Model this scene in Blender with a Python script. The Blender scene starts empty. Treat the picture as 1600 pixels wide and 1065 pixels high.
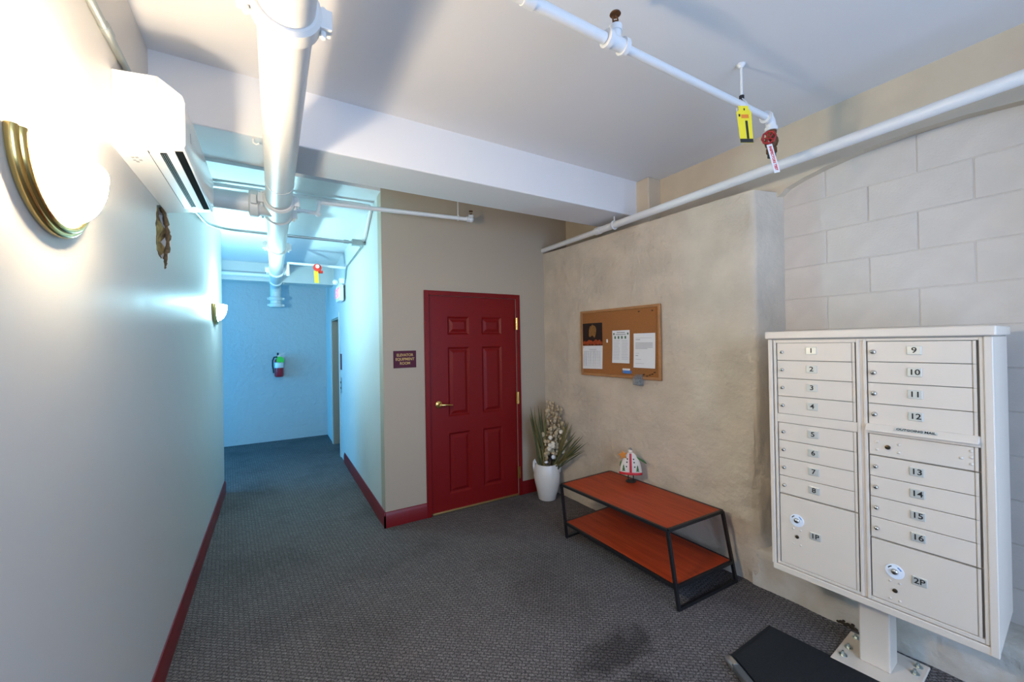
import bpy, bmesh, math, random
from mathutils import Vector, Matrix, noise

random.seed(7)
SC = bpy.context.scene
COL = SC.collection
PI = math.pi

# ------------------------------------------------------------------ camera
cam = bpy.data.cameras.new('camera')
cam.sensor_width = 36.0
cam.lens = 14.081
cam.clip_start = 0.02
camo = bpy.data.objects.new('camera', cam)
COL.objects.link(camo)
YAW, PITCH, ROLL, CZ = 0.5377, 0.0048, -0.0174, 1.597
_F = Vector((math.sin(YAW) * math.cos(PITCH), math.cos(YAW) * math.cos(PITCH), math.sin(PITCH)))
_R = Vector((math.cos(YAW), -math.sin(YAW), 0))
_U = _R.cross(_F)
_R2 = _R * math.cos(ROLL) + _U * math.sin(ROLL)
_U2 = _U * math.cos(ROLL) - _R * math.sin(ROLL)
mw = Matrix.Identity(4)
for i in range(3):
    mw[i][0] = _R2[i]; mw[i][1] = _U2[i]; mw[i][2] = -_F[i]
mw[2][3] = CZ
camo.matrix_world = mw
SC.camera = camo

# ------------------------------------------------------------------ world, daylight, exposure
world = bpy.data.worlds.new('world'); SC.world = world
world.use_nodes = True
world.node_tree.nodes['Background'].inputs[0].default_value = (0.45, 0.65, 1.0, 1)
world.node_tree.nodes['Background'].inputs[1].default_value = 0.6
SC.view_settings.view_transform = 'Standard'
SC.view_settings.look = 'None'
SC.view_settings.gamma = 1.0
SC.view_settings.use_curve_mapping = False
SC.view_settings.exposure = 0.0


def area_light(name, loc, rot, sx, sy, energy, color):
    l = bpy.data.lights.new(name, 'AREA'); l.shape = 'RECTANGLE'; l.size = sx; l.size_y = sy
    l.energy = energy; l.color = color
    o = bpy.data.objects.new(name, l); o.location = loc; o.rotation_euler = rot
    COL.objects.link(o); return o


# daylight through the glazed entrance behind the camera, and through the window of the side corridor
area_light('daylight_entrance', (1.2, -1.72, 1.45), (PI / 2, 0, 0), 2.5, 2.3, 120, (0.45, 0.65, 1.0))
area_light('daylight_side_window', (-3.26, 6.6, 1.6), (0, -PI / 2, 0), 1.6, 1.4, 165, (0.04, 0.45, 1.0))
SCONCE_A, SCONCE_B = 31.0, 120.0
COL_A, COL_B = (1.0, 0.87, 0.68), (0.40, 0.84, 1.0)


# ------------------------------------------------------------------ materials
def sset(node, name, val):
    if name in node.inputs: node.inputs[name].default_value = val


def mat(name, col, rough=0.6, metal=0.0, var=0.0, vscale=6.0, bump=0.0, bscale=60.0, bdist=0.004, col2=None,
        detail=4.0, emit=None, estr=0.0, spec=0.5, trans=0.0, coat=0.0, bump2=0.0, b2scale=6.0):
    m = bpy.data.materials.new(name); m.use_nodes = True
    nt = m.node_tree; b = nt.nodes['Principled BSDF']
    sset(b, 'Base Color', (*col, 1)); sset(b, 'Roughness', rough); sset(b, 'Metallic', metal)
    sset(b, 'Specular IOR Level', spec); sset(b, 'Transmission Weight', trans); sset(b, 'Coat Weight', coat)
    tc = nt.nodes.new('ShaderNodeTexCoord')
    if var > 0 or col2:
        n = nt.nodes.new('ShaderNodeTexNoise'); n.inputs['Scale'].default_value = vscale
        n.inputs['Detail'].default_value = detail
        nt.links.new(tc.outputs['Object'], n.inputs['Vector'])
        r = nt.nodes.new('ShaderNodeValToRGB')
        c2 = col2 if col2 else tuple(c * (1 - var) for c in col)
        r.color_ramp.elements[0].position = 0.35; r.color_ramp.elements[0].color = (*c2, 1)
        r.color_ramp.elements[1].position = 0.65; r.color_ramp.elements[1].color = (*col, 1)
        nt.links.new(n.outputs['Fac'], r.inputs['Fac']); nt.links.new(r.outputs['Color'], b.inputs['Base Color'])
    prev = None
    for st, sc_ in ((bump, bscale), (bump2, b2scale)):
        if st > 0:
            n2 = nt.nodes.new('ShaderNodeTexNoise'); n2.inputs['Scale'].default_value = sc_
            n2.inputs['Detail'].default_value = 5
            nt.links.new(tc.outputs['Object'], n2.inputs['Vector'])
            bp = nt.nodes.new('ShaderNodeBump'); bp.inputs['Strength'].default_value = st
            bp.inputs['Distance'].default_value = bdist if sc_ == bscale else 0.02
            nt.links.new(n2.outputs['Fac'], bp.inputs['Height'])
            if prev: nt.links.new(prev.outputs['Normal'], bp.inputs['Normal'])
            prev = bp
    if prev: nt.links.new(prev.outputs['Normal'], b.inputs['Normal'])
    if emit:
        sset(b, 'Emission Color', (*emit, 1)); sset(b, 'Emission Strength', estr)
    return m


def carpet_mat():
    m = bpy.data.materials.new('carpet'); m.use_nodes = True
    nt = m.node_tree; b = nt.nodes['Principled BSDF']; L = nt.links
    sset(b, 'Roughness', 0.95); sset(b, 'Specular IOR Level', 0.1)
    tc = nt.nodes.new('ShaderNodeTexCoord')
    mp = nt.nodes.new('ShaderNodeMapping'); mp.inputs['Rotation'].default_value = (0, 0, math.radians(38))
    L.new(tc.outputs['Object'], mp.inputs['Vector'])
    br = nt.nodes.new('ShaderNodeTexBrick')
    br.inputs['Color1'].default_value = (1, 1, 1, 1); br.inputs['Color2'].default_value = (0.72, 0.72, 0.72, 1)
    br.inputs['Mortar'].default_value = (0.30, 0.30, 0.30, 1)
    br.inputs['Scale'].default_value = 1.0; br.inputs['Mortar Size'].default_value = 0.0045
    br.inputs['Mortar Smooth'].default_value = 0.8
    br.inputs['Brick Width'].default_value = 0.034; br.inputs['Row Height'].default_value = 0.0185
    nz = nt.nodes.new('ShaderNodeTexNoise'); nz.inputs['Scale'].default_value = 130; nz.inputs['Detail'].default_value = 3
    L.new(tc.outputs['Object'], nz.inputs['Vector'])
    warp = nt.nodes.new('ShaderNodeMixRGB'); warp.blend_type = 'ADD'; warp.inputs[0].default_value = 0.012
    L.new(mp.outputs['Vector'], warp.inputs[1]); L.new(nz.outputs['Color'], warp.inputs[2])
    L.new(warp.outputs['Color'], br.inputs['Vector'])
    big = nt.nodes.new('ShaderNodeTexNoise'); big.inputs['Scale'].default_value = 1.6; big.inputs['Detail'].default_value = 5
    L.new(tc.outputs['Object'], big.inputs['Vector'])
    r1 = nt.nodes.new('ShaderNodeValToRGB')
    r1.color_ramp.elements[0].position = 0.25; r1.color_ramp.elements[0].color = (0.045, 0.043, 0.045, 1)
    r1.color_ramp.elements[1].position = 0.75; r1.color_ramp.elements[1].color = (0.290, 0.262, 0.260, 1)
    L.new(nz.outputs['Fac'], r1.inputs['Fac'])
    mul = nt.nodes.new('ShaderNodeMixRGB'); mul.blend_type = 'MULTIPLY'; mul.inputs[0].default_value = 0.85
    L.new(r1.outputs['Color'], mul.inputs[1]); L.new(br.outputs['Color'], mul.inputs[2])
    # worn / stained patches with a shape of their own
    r2 = nt.nodes.new('ShaderNodeValToRGB')
    r2.color_ramp.elements[0].position = 0.30; r2.color_ramp.elements[0].color = (0.72, 0.71, 0.70, 1)
    r2.color_ramp.elements[1].position = 0.52; r2.color_ramp.elements[1].color = (1, 1, 1, 1)
    L.new(big.outputs['Fac'], r2.inputs['Fac'])
    mul2 = nt.nodes.new('ShaderNodeMixRGB'); mul2.blend_type = 'MULTIPLY'; mul2.inputs[0].default_value = 0.8
    L.new(mul.outputs['Color'], mul2.inputs[1]); L.new(r2.outputs['Color'], mul2.inputs[2])
    # damp stain in front of the table
    last = mul2
    for (sx, sy, rx, ry) in ((1.62, 1.62, 0.30, 0.13), (1.50, 1.40, 0.22, 0.10)):
        ms = nt.nodes.new('ShaderNodeMapping'); ms.vector_type = 'POINT'
        ms.inputs['Location'].default_value = (-sx / rx, -sy / ry, 0); ms.inputs['Scale'].default_value = (1 / rx, 1 / ry, 1)
        wa = nt.nodes.new('ShaderNodeMixRGB'); wa.blend_type = 'ADD'; wa.inputs[0].default_value = 0.22
        bn = nt.nodes.new('ShaderNodeTexNoise'); bn.inputs['Scale'].default_value = 9
        L.new(tc.outputs['Object'], bn.inputs['Vector'])
        L.new(tc.outputs['Object'], wa.inputs[1]); L.new(bn.outputs['Color'], wa.inputs[2])
        L.new(wa.outputs['Color'], ms.inputs['Vector'])
        gr = nt.nodes.new('ShaderNodeTexGradient'); gr.gradient_type = 'SPHERICAL'
        L.new(ms.outputs['Vector'], gr.inputs['Vector'])
        rr = nt.nodes.new('ShaderNodeValToRGB')
        rr.color_ramp.elements[0].position = 0.0; rr.color_ramp.elements[0].color = (1, 1, 1, 1)
        rr.color_ramp.elements[1].position = 0.45; rr.color_ramp.elements[1].color = (0.55, 0.54, 0.54, 1)
        L.new(gr.outputs['Fac'], rr.inputs['Fac'])
        m3 = nt.nodes.new('ShaderNodeMixRGB'); m3.blend_type = 'MULTIPLY'; m3.inputs[0].default_value = 1.0
        L.new(last.outputs['Color'], m3.inputs[1]); L.new(rr.outputs['Color'], m3.inputs[2]); last = m3
    L.new(last.outputs['Color'], b.inputs['Base Color'])
    bp = nt.nodes.new('ShaderNodeBump'); bp.inputs['Strength'].default_value = 0.7; bp.inputs['Distance'].default_value = 0.004
    L.new(br.outputs['Color'], bp.inputs['Height']); L.new(bp.outputs['Normal'], b.inputs['Normal'])
    return m


def wood_mat():
    m = bpy.data.materials.new('cherry_wood'); m.use_nodes = True
    nt = m.node_tree; b = nt.nodes['Principled BSDF']; L = nt.links
    sset(b, 'Roughness', 0.36); sset(b, 'Specular IOR Level', 0.15)
    tc = nt.nodes.new('ShaderNodeTexCoord'); mp = nt.nodes.new('ShaderNodeMapping')
    mp.inputs['Scale'].default_value = (14, 1.1, 14); L.new(tc.outputs['Object'], mp.inputs['Vector'])
    n = nt.nodes.new('ShaderNodeTexNoise'); n.inputs['Scale'].default_value = 2.2; n.inputs['Detail'].default_value = 6
    n.inputs['Distortion'].default_value = 0.6
    L.new(mp.outputs['Vector'], n.inputs['Vector'])
    r = nt.nodes.new('ShaderNodeValToRGB')
    r.color_ramp.elements[0].position = 0.32; r.color_ramp.elements[0].color = (0.27, 0.030, 0.008, 1)
    r.color_ramp.elements[1].position = 0.68; r.color_ramp.elements[1].color = (0.41, 0.052, 0.013, 1)
    L.new(n.outputs['Fac'], r.inputs['Fac']); L.new(r.outputs['Color'], b.inputs['Base Color'])
    return m


def cork_mat():
    return mat('cork', (0.36, 0.142, 0.038), 0.9, var=0.3, vscale=160, bump=0.4, bscale=220, bdist=0.001)


M = {}
M['paint'] = mat('wall_paint', (0.40, 0.335, 0.255), 0.55, bump=0.12, bscale=160, bdist=0.001, bump2=0.10, b2scale=3.0)
M['paint_left'] = mat('wall_paint_satin', (0.61, 0.575, 0.535), 0.42, bump=0.10, bscale=160, bdist=0.001, bump2=0.12, b2scale=2.5)
M['paint_hall'] = mat('hall_paint', (0.56, 0.56, 0.54), 0.5, bump=0.15, bscale=120, bdist=0.001, bump2=0.1, b2scale=4)
M['plaster'] = mat('rough_plaster', (0.60, 0.515, 0.41), 0.8, var=0.16, vscale=4, bump=0.6, bscale=30, bdist=0.010, bump2=0.9, b2scale=7)
M['plaster_up'] = mat('upper_plaster', (0.60, 0.505, 0.38), 0.7, var=0.1, vscale=4, bump=0.15, bscale=40, bump2=0.15, b2scale=4)
M['block'] = mat('painted_block', (0.62, 0.565, 0.505), 0.75, var=0.06, vscale=9, bump=0.45, bscale=90, bdist=0.003)
M['mortar'] = mat('painted_mortar', (0.60, 0.545, 0.485), 0.8, bump=0.5, bscale=60, bdist=0.003)
M['concrete'] = mat('painted_concrete', (0.58, 0.55, 0.49), 0.8, col2=(0.47, 0.42, 0.34), vscale=7, bump=0.6, bscale=30, bdist=0.008)
M['farwall'] = mat('far_stone_paint', (0.50, 0.50, 0.49), 0.7, bump=0.5, bscale=9, bdist=0.02, bump2=0.4, b2scale=18)
M['ceiling'] = mat('ceiling_white', (0.70, 0.70, 0.71), 0.75, bump=0.05, bscale=30)
M['beam'] = mat('beam_white', (0.70, 0.70, 0.71), 0.7)
M['carpet'] = carpet_mat()
M['maroon'] = mat('maroon_paint', (0.168, 0.0048, 0.0048), 0.40, spec=0.22, bump=0.06, bscale=70, bdist=0.001)
M['maroon_base'] = mat('maroon_baseboard', (0.17, 0.008, 0.010), 0.32, spec=0.3)
M['brass'] = mat('brass', (0.78, 0.56, 0.20), 0.22, 1.0)
M['brass_dull'] = mat('threshold_brass', (0.62, 0.42, 0.16), 0.4, 1.0)
M['white_pipe'] = mat('white_pipe_paint', (0.72, 0.72, 0.72), 0.38, bump=0.08, bscale=50, bdist=0.001)
M['drain'] = mat('drain_pipe_paint', (0.68, 0.67, 0.645), 0.42, bump=0.1, bscale=60, bdist=0.001)
M['cond'] = mat('galvanised_conduit', (0.40, 0.43, 0.42), 0.34, 0.85)
M['rust'] = mat('rusty_bronze', (0.15, 0.062, 0.022), 0.6, 0.5, var=0.4, vscale=60)
M['red'] = mat('valve_red', (0.32, 0.012, 0.014), 0.4)
M['red_bright'] = mat('bright_red', (0.65, 0.025, 0.01), 0.4)
M['yellow'] = mat('tag_yellow', (0.80, 0.66, 0.02), 0.55)
M['black'] = mat('black_print', (0.012, 0.012, 0.012), 0.6)
M['orange'] = mat('tag_orange', (0.75, 0.22, 0.02), 0.6)
M['white'] = mat('white_plastic', (0.80, 0.80, 0.79), 0.35)
M['ac'] = mat('ac_plastic', (0.78, 0.77, 0.74), 0.18, coat=0.3)
M['ac_dark'] = mat('ac_vent_dark', (0.006, 0.007, 0.007), 0.9, spec=0.03)
M['ac_grey'] = mat('ac_grey_print', (0.30, 0.30, 0.29), 0.6)
M['led'] = mat('ac_green_led', (0.1, 0.7, 0.1), 0.4, emit=(0.15, 1.0, 0.1), estr=1.5)
M['glass_a'] = mat('sconce_glass_warm', (0.9, 0.88, 0.82), 0.35, emit=(1.0, 0.80, 0.54), estr=165.0)
M['glass_b'] = mat('sconce_glass_cool', (0.85, 0.9, 0.92), 0.35, emit=(0.50, 0.88, 1.0), estr=105.0)
M['bulb_a'] = mat('bulb_warm', (1, 1, 1), 0.4, emit=(1.0, 0.88, 0.68), estr=20.0)
M['bulb_b'] = mat('bulb_cool', (1, 1, 1), 0.4, emit=(0.55, 0.9, 1.0), estr=20.0)
M['insul'] = mat('yellow_insulation', (0.66, 0.47, 0.16), 0.95, col2=(0.16, 0.09, 0.04), vscale=16, bump=0.8, bscale=50, bdist=0.01)
M['crumble'] = mat('crumbled_dark', (0.035, 0.025, 0.015), 0.95)
M['hole_dark'] = mat('broken_plaster_edge', (0.16, 0.11, 0.06), 0.95, var=0.6, vscale=40)
M['mail'] = mat('almond_powder_coat', (0.70, 0.615, 0.52), 0.38, bump=0.04, bscale=300, bdist=0.0004)
M['mail_gap'] = mat('mailbox_gap_dark', (0.30, 0.275, 0.24), 0.7)
M['mail_edge'] = mat('door_edge_tan', (0.50, 0.42, 0.31), 0.5)
M['plate'] = mat('number_plate_silver', (0.62, 0.63, 0.58), 0.35, 0.35)
M['chrome'] = mat('lock_chrome', (0.62, 0.60, 0.56), 0.22, 1.0)
M['lockdark'] = mat('lock_core_dark', (0.07, 0.055, 0.035), 0.4, 0.8)
M['key_white'] = mat('key_sticker_white', (0.78, 0.84, 0.92), 0.4)
M['zinc'] = mat('zinc_bolt', (0.50, 0.56, 0.56), 0.3, 1.0)
M['cork'] = cork_mat()
M['oak'] = mat('oak_frame', (0.42, 0.20, 0.075), 0.5, var=0.2, vscale=14)
M['paper'] = mat('white_paper', (0.74, 0.75, 0.76), 0.8)
M['ink'] = mat('grey_ink', (0.34, 0.35, 0.37), 0.9)
M['ink_light'] = mat('light_grey_ink', (0.52, 0.53, 0.55), 0.9)
M['ink_green'] = mat('green_ink', (0.08, 0.17, 0.10), 0.9)
M['cal_dark'] = mat('calendar_photo_dark', (0.016, 0.007, 0.005), 0.5)
M['cal_tan'] = mat('calendar_photo_tan', (0.30, 0.14, 0.035), 0.5, var=0.4, vscale=60)
M['cal_orange'] = mat('calendar_photo_orange', (0.40, 0.065, 0.012), 0.5, var=0.3, vscale=70)
M['blue'] = mat('blue_plastic', (0.08, 0.22, 0.55), 0.4)
M['clear'] = mat('clear_plastic', (0.85, 0.88, 0.92), 0.08, trans=0.92)
M['wood'] = wood_mat()
M['steel_black'] = mat('black_steel', (0.008, 0.008, 0.009), 0.42)
M['ceramic'] = mat('white_glaze', (0.74, 0.74, 0.72), 0.25, bump=0.15, bscale=14)
M['leaf'] = mat('olive_leaf', (0.13, 0.125, 0.038), 0.6, col2=(0.20, 0.15, 0.055), vscale=20)
M['leaf_d'] = mat('dark_leaf', (0.07, 0.078, 0.028), 0.6)
M['straw'] = mat('straw_petals', (0.56, 0.43, 0.26), 0.85, var=0.3, vscale=50)
M['cream'] = mat('cream_petals', (0.68, 0.60, 0.47), 0.8)
M['stem'] = mat('dry_stem', (0.22, 0.14, 0.06), 0.8)
M['brown'] = mat('dried_brown', (0.14, 0.05, 0.02), 0.8)
M['fig_white'] = mat('figurine_white', (0.66, 0.62, 0.55), 0.5)
M['fig_red'] = mat('figurine_red', (0.48, 0.012, 0.02), 0.4)
M['fig_green'] = mat('figurine_green', (0.05, 0.15, 0.03), 0.6)
M['fig_star'] = mat('figurine_star', (0.55, 0.20, 0.02), 0.6)
M['sign'] = mat('plum_sign', (0.075, 0.009, 0.026), 0.5, spec=0.2)
M['gold'] = mat('gold_lettering', (0.55, 0.36, 0.11), 0.5)
M['mat_black'] = mat('black_mat', (0.006, 0.008, 0.010), 0.95, var=0.5, vscale=180, bump=0.9, bscale=260, bdist=0.004)
M['bar_grey'] = mat('bar_grey', (0.075, 0.08, 0.085), 0.5)
M['bar_cap'] = mat('bar_metal_cap', (0.60, 0.60, 0.58), 0.28, 0.9)
M['ext_red'] = mat('extinguisher_red', (0.35, 0.012, 0.025), 0.3)
M['ext_green'] = mat('green_tag', (0.05, 0.62, 0.06), 0.6)
M['exit_face'] = mat('exit_letters', (0.7, 0.08, 0.10), 0.5, emit=(1.0, 0.18, 0.25), estr=1.6)
M['elev'] = mat('elevator_jamb_brown', (0.36, 0.265, 0.20), 0.6)
M['window_glass'] = mat('window_glass', (0.9, 0.95, 1.0), 0.02, trans=1.0)
M['alu'] = mat('window_aluminium', (0.35, 0.35, 0.36), 0.4, 0.8)
M['pale_green'] = mat('dull_putty', (0.5, 0.5, 0.45), 0.8)


# ------------------------------------------------------------------ mesh builder
class MB:
    def __init__(s):
        s.v = []; s.f = []

    def add(s, vs, fs):
        o = len(s.v); s.v += [Vector(a) for a in vs]; s.f += [[i + o for i in f] for f in fs]; return s

    def box(s, x0, x1, y0, y1, z0, z1):
        return s.add([(x0, y0, z0), (x1, y0, z0), (x1, y1, z0), (x0, y1, z0), (x0, y0, z1), (x1, y0, z1), (x1, y1, z1), (x0, y1, z1)],
                     [(0, 3, 2, 1), (4, 5, 6, 7), (0, 1, 5, 4), (1, 2, 6, 5), (2, 3, 7, 6), (3, 0, 4, 7)])

    def hexa(s, b, t):
        """8-corner solid: b, t = lists of 4 corners (counter-clockwise seen from above)"""
        return s.add(list(b) + list(t), [(0, 3, 2, 1), (4, 5, 6, 7), (0, 1, 5, 4), (1, 2, 6, 5), (2, 3, 7, 6), (3, 0, 4, 7)])

    def tube(s, path, r, n=16, cap=True, closed=False):
        P = [Vector(p) for p in path]; m = len(P)
        rs = r if isinstance(r, (list, tuple)) else [r] * m
        rings = []; up = None
        for i in range(m):
            if closed: t = (P[(i + 1) % m] - P[i - 1])
            elif i == 0: t = P[1] - P[0]
            elif i == m - 1: t = P[-1] - P[-2]
            else: t = (P[i + 1] - P[i]).normalized() + (P[i] - P[i - 1]).normalized()
            t.normalize()
            if up is None:
                a = Vector((0, 0, 1)) if abs(t.z) < 0.9 else Vector((1, 0, 0))
                up = (a - t * a.dot(t)).normalized()
            else:
                up = (up - t * up.dot(t)).normalized()
            sd = t.cross(up)
            rings.append([P[i] + (up * math.cos(2 * PI * k / n) + sd * math.sin(2 * PI * k / n)) * rs[i] for k in range(n)])
        vs = [p for rg in rings for p in rg]; fs = []
        for i in range(m if closed else m - 1):
            j = (i + 1) % m
            for k in range(n):
                fs.append((i * n + k, i * n + (k + 1) % n, j * n + (k + 1) % n, j * n + k))
        if cap and not closed:
            fs.append(tuple(range(n))[::-1]); fs.append(tuple((m - 1) * n + k for k in range(n)))
        return s.add(vs, fs)

    def cyl(s, a, b, r, n=16): return s.tube([a, b], r, n)

    def bar(s, a, b, w, h=None, up=(0, 0, 1)):
        h = h or w; a = Vector(a); b = Vector(b); t = (b - a).normalized(); up = Vector(up)
        if abs(t.dot(up)) > 0.95: up = Vector((1, 0, 0))
        sd = t.cross(up).normalized(); u = sd.cross(t)
        q = lambda p: [p - sd * w / 2 - u * h / 2, p + sd * w / 2 - u * h / 2, p + sd * w / 2 + u * h / 2, p - sd * w / 2 + u * h / 2]
        return s.add(q(a) + q(b), [(0, 1, 2, 3)[::-1], (4, 5, 6, 7), (0, 1, 5, 4), (1, 2, 6, 5), (2, 3, 7, 6), (3, 0, 4, 7)][0:6])

    def lathe(s, prof, n=24, c=(0, 0, 0), axis='z'):
        vs = []; fs = []; m = len(prof); c = Vector(c)
        for (r, z) in prof:
            for k in range(n):
                a = 2 * PI * k / n; x, y = r * math.cos(a), r * math.sin(a)
                vs.append(c + (Vector((x, y, z)) if axis == 'z' else Vector((x, z, y)) if axis == 'y' else Vector((z, x, y))))
        for i in range(m - 1):
            for k in range(n):
                fs.append((i * n + k, i * n + (k + 1) % n, (i + 1) * n + (k + 1) % n, (i + 1) * n + k))
        fs.append(tuple(range(n))[::-1]); fs.append(tuple((m - 1) * n + k for k in range(n)))
        return s.add(vs, fs)

    def prism(s, poly, a, b, axis='x'):
        """extrude 2-D polygon along axis from a to b; poly coords are the two other axes in order"""
        def P(p, t): return {'x': (t, p[0], p[1]), 'y': (p[0], t, p[1]), 'z': (p[0], p[1], t)}[axis]
        n = len(poly)
        vs = [P(p, a) for p in poly] + [P(p, b) for p in poly]
        fs = [tuple(range(n)), tuple(range(2 * n - 1, n - 1, -1))]
        fs += [(i, i + n, (i + 1) % n + n, (i + 1) % n) for i in range(n)]
        return s.add(vs, fs)

    def sphere(s, c, r, n=12, m=8, sc=(1, 1, 1)):
        c = Vector(c); vs = []; fs = []
        for i in range(m + 1):
            t = PI * i / m
            for k in range(n):
                a = 2 * PI * k / n
                vs.append(c + Vector((r * sc[0] * math.sin(t) * math.cos(a), r * sc[1] * math.sin(t) * math.sin(a), r * sc[2] * math.cos(t))))
        for i in range(m):
            for k in range(n):
                fs.append((i * n + k, (i + 1) * n + k, (i + 1) * n + (k + 1) % n, i * n + (k + 1) % n))
        return s.add(vs, fs)

    def xf(s, mx):
        s.v = [mx @ v for v in s.v]; return s

    def build(s, name, m, parent=None, smooth=None, bevel=0.0, world=False, segs=2):
        off = Vector(parent.get('_o', (0, 0, 0))) if (world and parent) else Vector((0, 0, 0))
        me = bpy.data.meshes.new(name)
        me.from_pydata([v - off for v in s.v], [], s.f)
        bm = bmesh.new(); bm.from_mesh(me)
        bmesh.ops.remove_doubles(bm, verts=bm.verts, dist=1e-6)
        bmesh.ops.recalc_face_normals(bm, faces=bm.faces)
        bm.to_mesh(me); bm.free()
        me.materials.append(M[m])
        if smooth:
            me.polygons.foreach_set('use_smooth', [True] * len(me.polygons))
            me.set_sharp_from_angle(angle=math.radians(smooth))
        o = bpy.data.objects.new(name, me); COL.objects.link(o)
        if parent: o.parent = parent
        if bevel:
            md = o.modifiers.new('bevel', 'BEVEL'); md.width = bevel; md.segments = segs; md.limit_method = 'ANGLE'
        return o


def tag(o, label=None, cat=None, group=None, kind=None):
    if label: o['label'] = label
    if cat: o['category'] = cat
    if group: o['group'] = group
    if kind: o['kind'] = kind
    return o


def thing(name, label, cat, loc=(0, 0, 0), rotz=0.0, group=None, kind=None):
    o = bpy.data.objects.new(name, None); COL.objects.link(o)
    o.location = loc; o.rotation_euler = (0, 0, rotz); o['_o'] = list(loc)
    o.empty_display_size = 0.05
    return tag(o, label, cat, group, kind)


def struct(o, label=None): return tag(o, label, kind='structure')


def poly_holes(outer, holes, a, b, axis):
    """a slab with openings: outer / holes = 2-D loops, extruded from a to b along axis"""
    def P(p, t): return {'x': (t, p[0], p[1]), 'y': (p[0], t, p[1]), 'z': (p[0], p[1], t)}[axis]
    bm = bmesh.new()
    for t in (a, b):
        ed = []
        for lp in [outer] + holes:
            vs = [bm.verts.new(P(p, t)) for p in lp]
            ed += [bm.edges.new((vs[i], vs[(i + 1) % len(vs)])) for i in range(len(vs))]
        bmesh.ops.triangle_fill(bm, edges=ed, use_beauty=True)
    mb = MB(); bm.verts.index_update()
    mb.add([v.co for v in bm.verts], [tuple(v.index for v in f.verts) for f in bm.faces]); bm.free()
    for lp in [outer] + holes:
        n = len(lp)
        mb.add([P(p, a) for p in lp] + [P(p, b) for p in lp], [(i, (i + 1) % n, (i + 1) % n + n, i + n) for i in range(n)])
    return mb


def text(string, size, m, name, parent, mx, depth=0.0006, bold=0.0, sx=1.0):
    cu = bpy.data.curves.new('t', 'FONT'); cu.body = string; cu.size = size
    cu.align_x = 'CENTER'; cu.align_y = 'CENTER'; cu.extrude = depth; cu.offset = bold; cu.resolution_u = 3
    to = bpy.data.objects.new('t', cu); COL.objects.link(to)
    dg = bpy.context.evaluated_depsgraph_get()
    me = bpy.data.meshes.new_from_object(to.evaluated_get(dg))
    bpy.data.objects.remove(to); bpy.data.curves.remove(cu)
    me.transform(Matrix.Diagonal((sx, 1, 1, 1))); me.transform(mx)
    me.name = name; me.materials.clear(); me.materials.append(M[m])
    o = bpy.data.objects.new(name, me); COL.objects.link(o); o.parent = parent
    return o


def FR(o, x, y):
    """frame matrix: local x axis, local y axis, normal = x cross y"""
    x = Vector(x).normalized(); y = Vector(y).normalized(); z = x.cross(y)
    mx = Matrix.Identity(4)
    for i in range(3): mx[i][0] = x[i]; mx[i][1] = y[i]; mx[i][2] = z[i]; mx[i][3] = o[i]
    return mx


# ------------------------------------------------------------------ room dimensions (metres)
XL, XH, YD = -0.48, 0.826, 3.597
ZC, ZBEAM, YB0, YB1 = 2.98, 2.677, 2.425, 2.82
XR0, AR = 2.7635, -0.0557
YF, YN = 7.95, -1.6
def rwx(y): return XR0 + AR * y

# ------------------------------------------------------------------ setting
fl = struct(MB().box(-3.2, 3.3, YN - 0.2, YF + 0.2, -0.1, 0).build('floor', 'carpet'), 'dark grey basket-weave carpet across the lobby and hall')
struct(MB().box(XL - 0.2, 3.3, YN - 0.2, YD, ZC, ZC + 0.15).build('ceiling', 'ceiling'), 'white painted lobby ceiling')
# hall ceiling falls slightly towards the far end
struct(MB().hexa([(-3.2, YD, 2.95), (XH + 0.001, YD, 2.95), (XH + 0.001, YF + 0.1, 2.75), (-3.2, YF + 0.1, 2.75)],
                 [(-3.2, YD, 3.15), (XH + 0.001, YD, 3.15), (XH + 0.001, YF + 0.1, 3.15), (-3.2, YF + 0.1, 3.15)]).build('ceiling_hall', 'ceiling'),
       'white hall ceiling lit by the hall sconce')
struct(MB().box(XL - 0.02, 2.80, YB0, YB1, ZBEAM, ZC + 0.02).build('trim_1', 'beam', bevel=0.006), 'white boxed beam across the lobby ceiling')
struct(MB().box(-3.2, XH + 0.02, 6.77, 7.06, 2.545, 2.85).build('trim_2', 'paint_hall'), 'dropped blue-lit bulkhead over the far end of the hall')

# left wall with the broken hole under the air conditioner
hole = [(2.56, 2.30), (2.70, 2.34), (2.80, 2.315), (2.835, 2.26), (2.875, 2.22), (2.85, 2.15), (2.80, 2.10), (2.765, 2.03),
        (2.715, 2.01), (2.69, 2.06), (2.62, 2.055), (2.545, 2.08), (2.54, 2.2)]
struct(poly_holes([(YN, 0), (5.43, 0), (5.43, 3.1), (YN, 3.1)], [hole], XL, XL - 0.14, 'x').build('wall_left', 'paint_left'),
       'long grey-white lobby wall on the left')
ins = MB()
g = 14
vs = []
for i in range(g):
    for j in range(g):
        y = 2.50 + 0.42 * i / (g - 1); z = 1.97 + 0.40 * j / (g - 1)
        vs.append((XL - 0.030 + 0.030 * noise.noise(Vector((y * 14, z * 14, 3))), y, z))
ins.add(vs, [(i * g + j, (i + 1) * g + j, (i + 1) * g + j + 1, i * g + j + 1) for i in range(g - 1) for j in range(g - 1)])
ins.box(XL - 0.13, XL - 0.1, 2.5, 2.92, 1.97, 2.37)
tag(ins.build('wall_insulation', 'insul', smooth=60), 'yellow torn insulation showing in the wall hole below the air conditioner', 'insulation')
rim = MB(); rp_, rr_ = [], []
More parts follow.
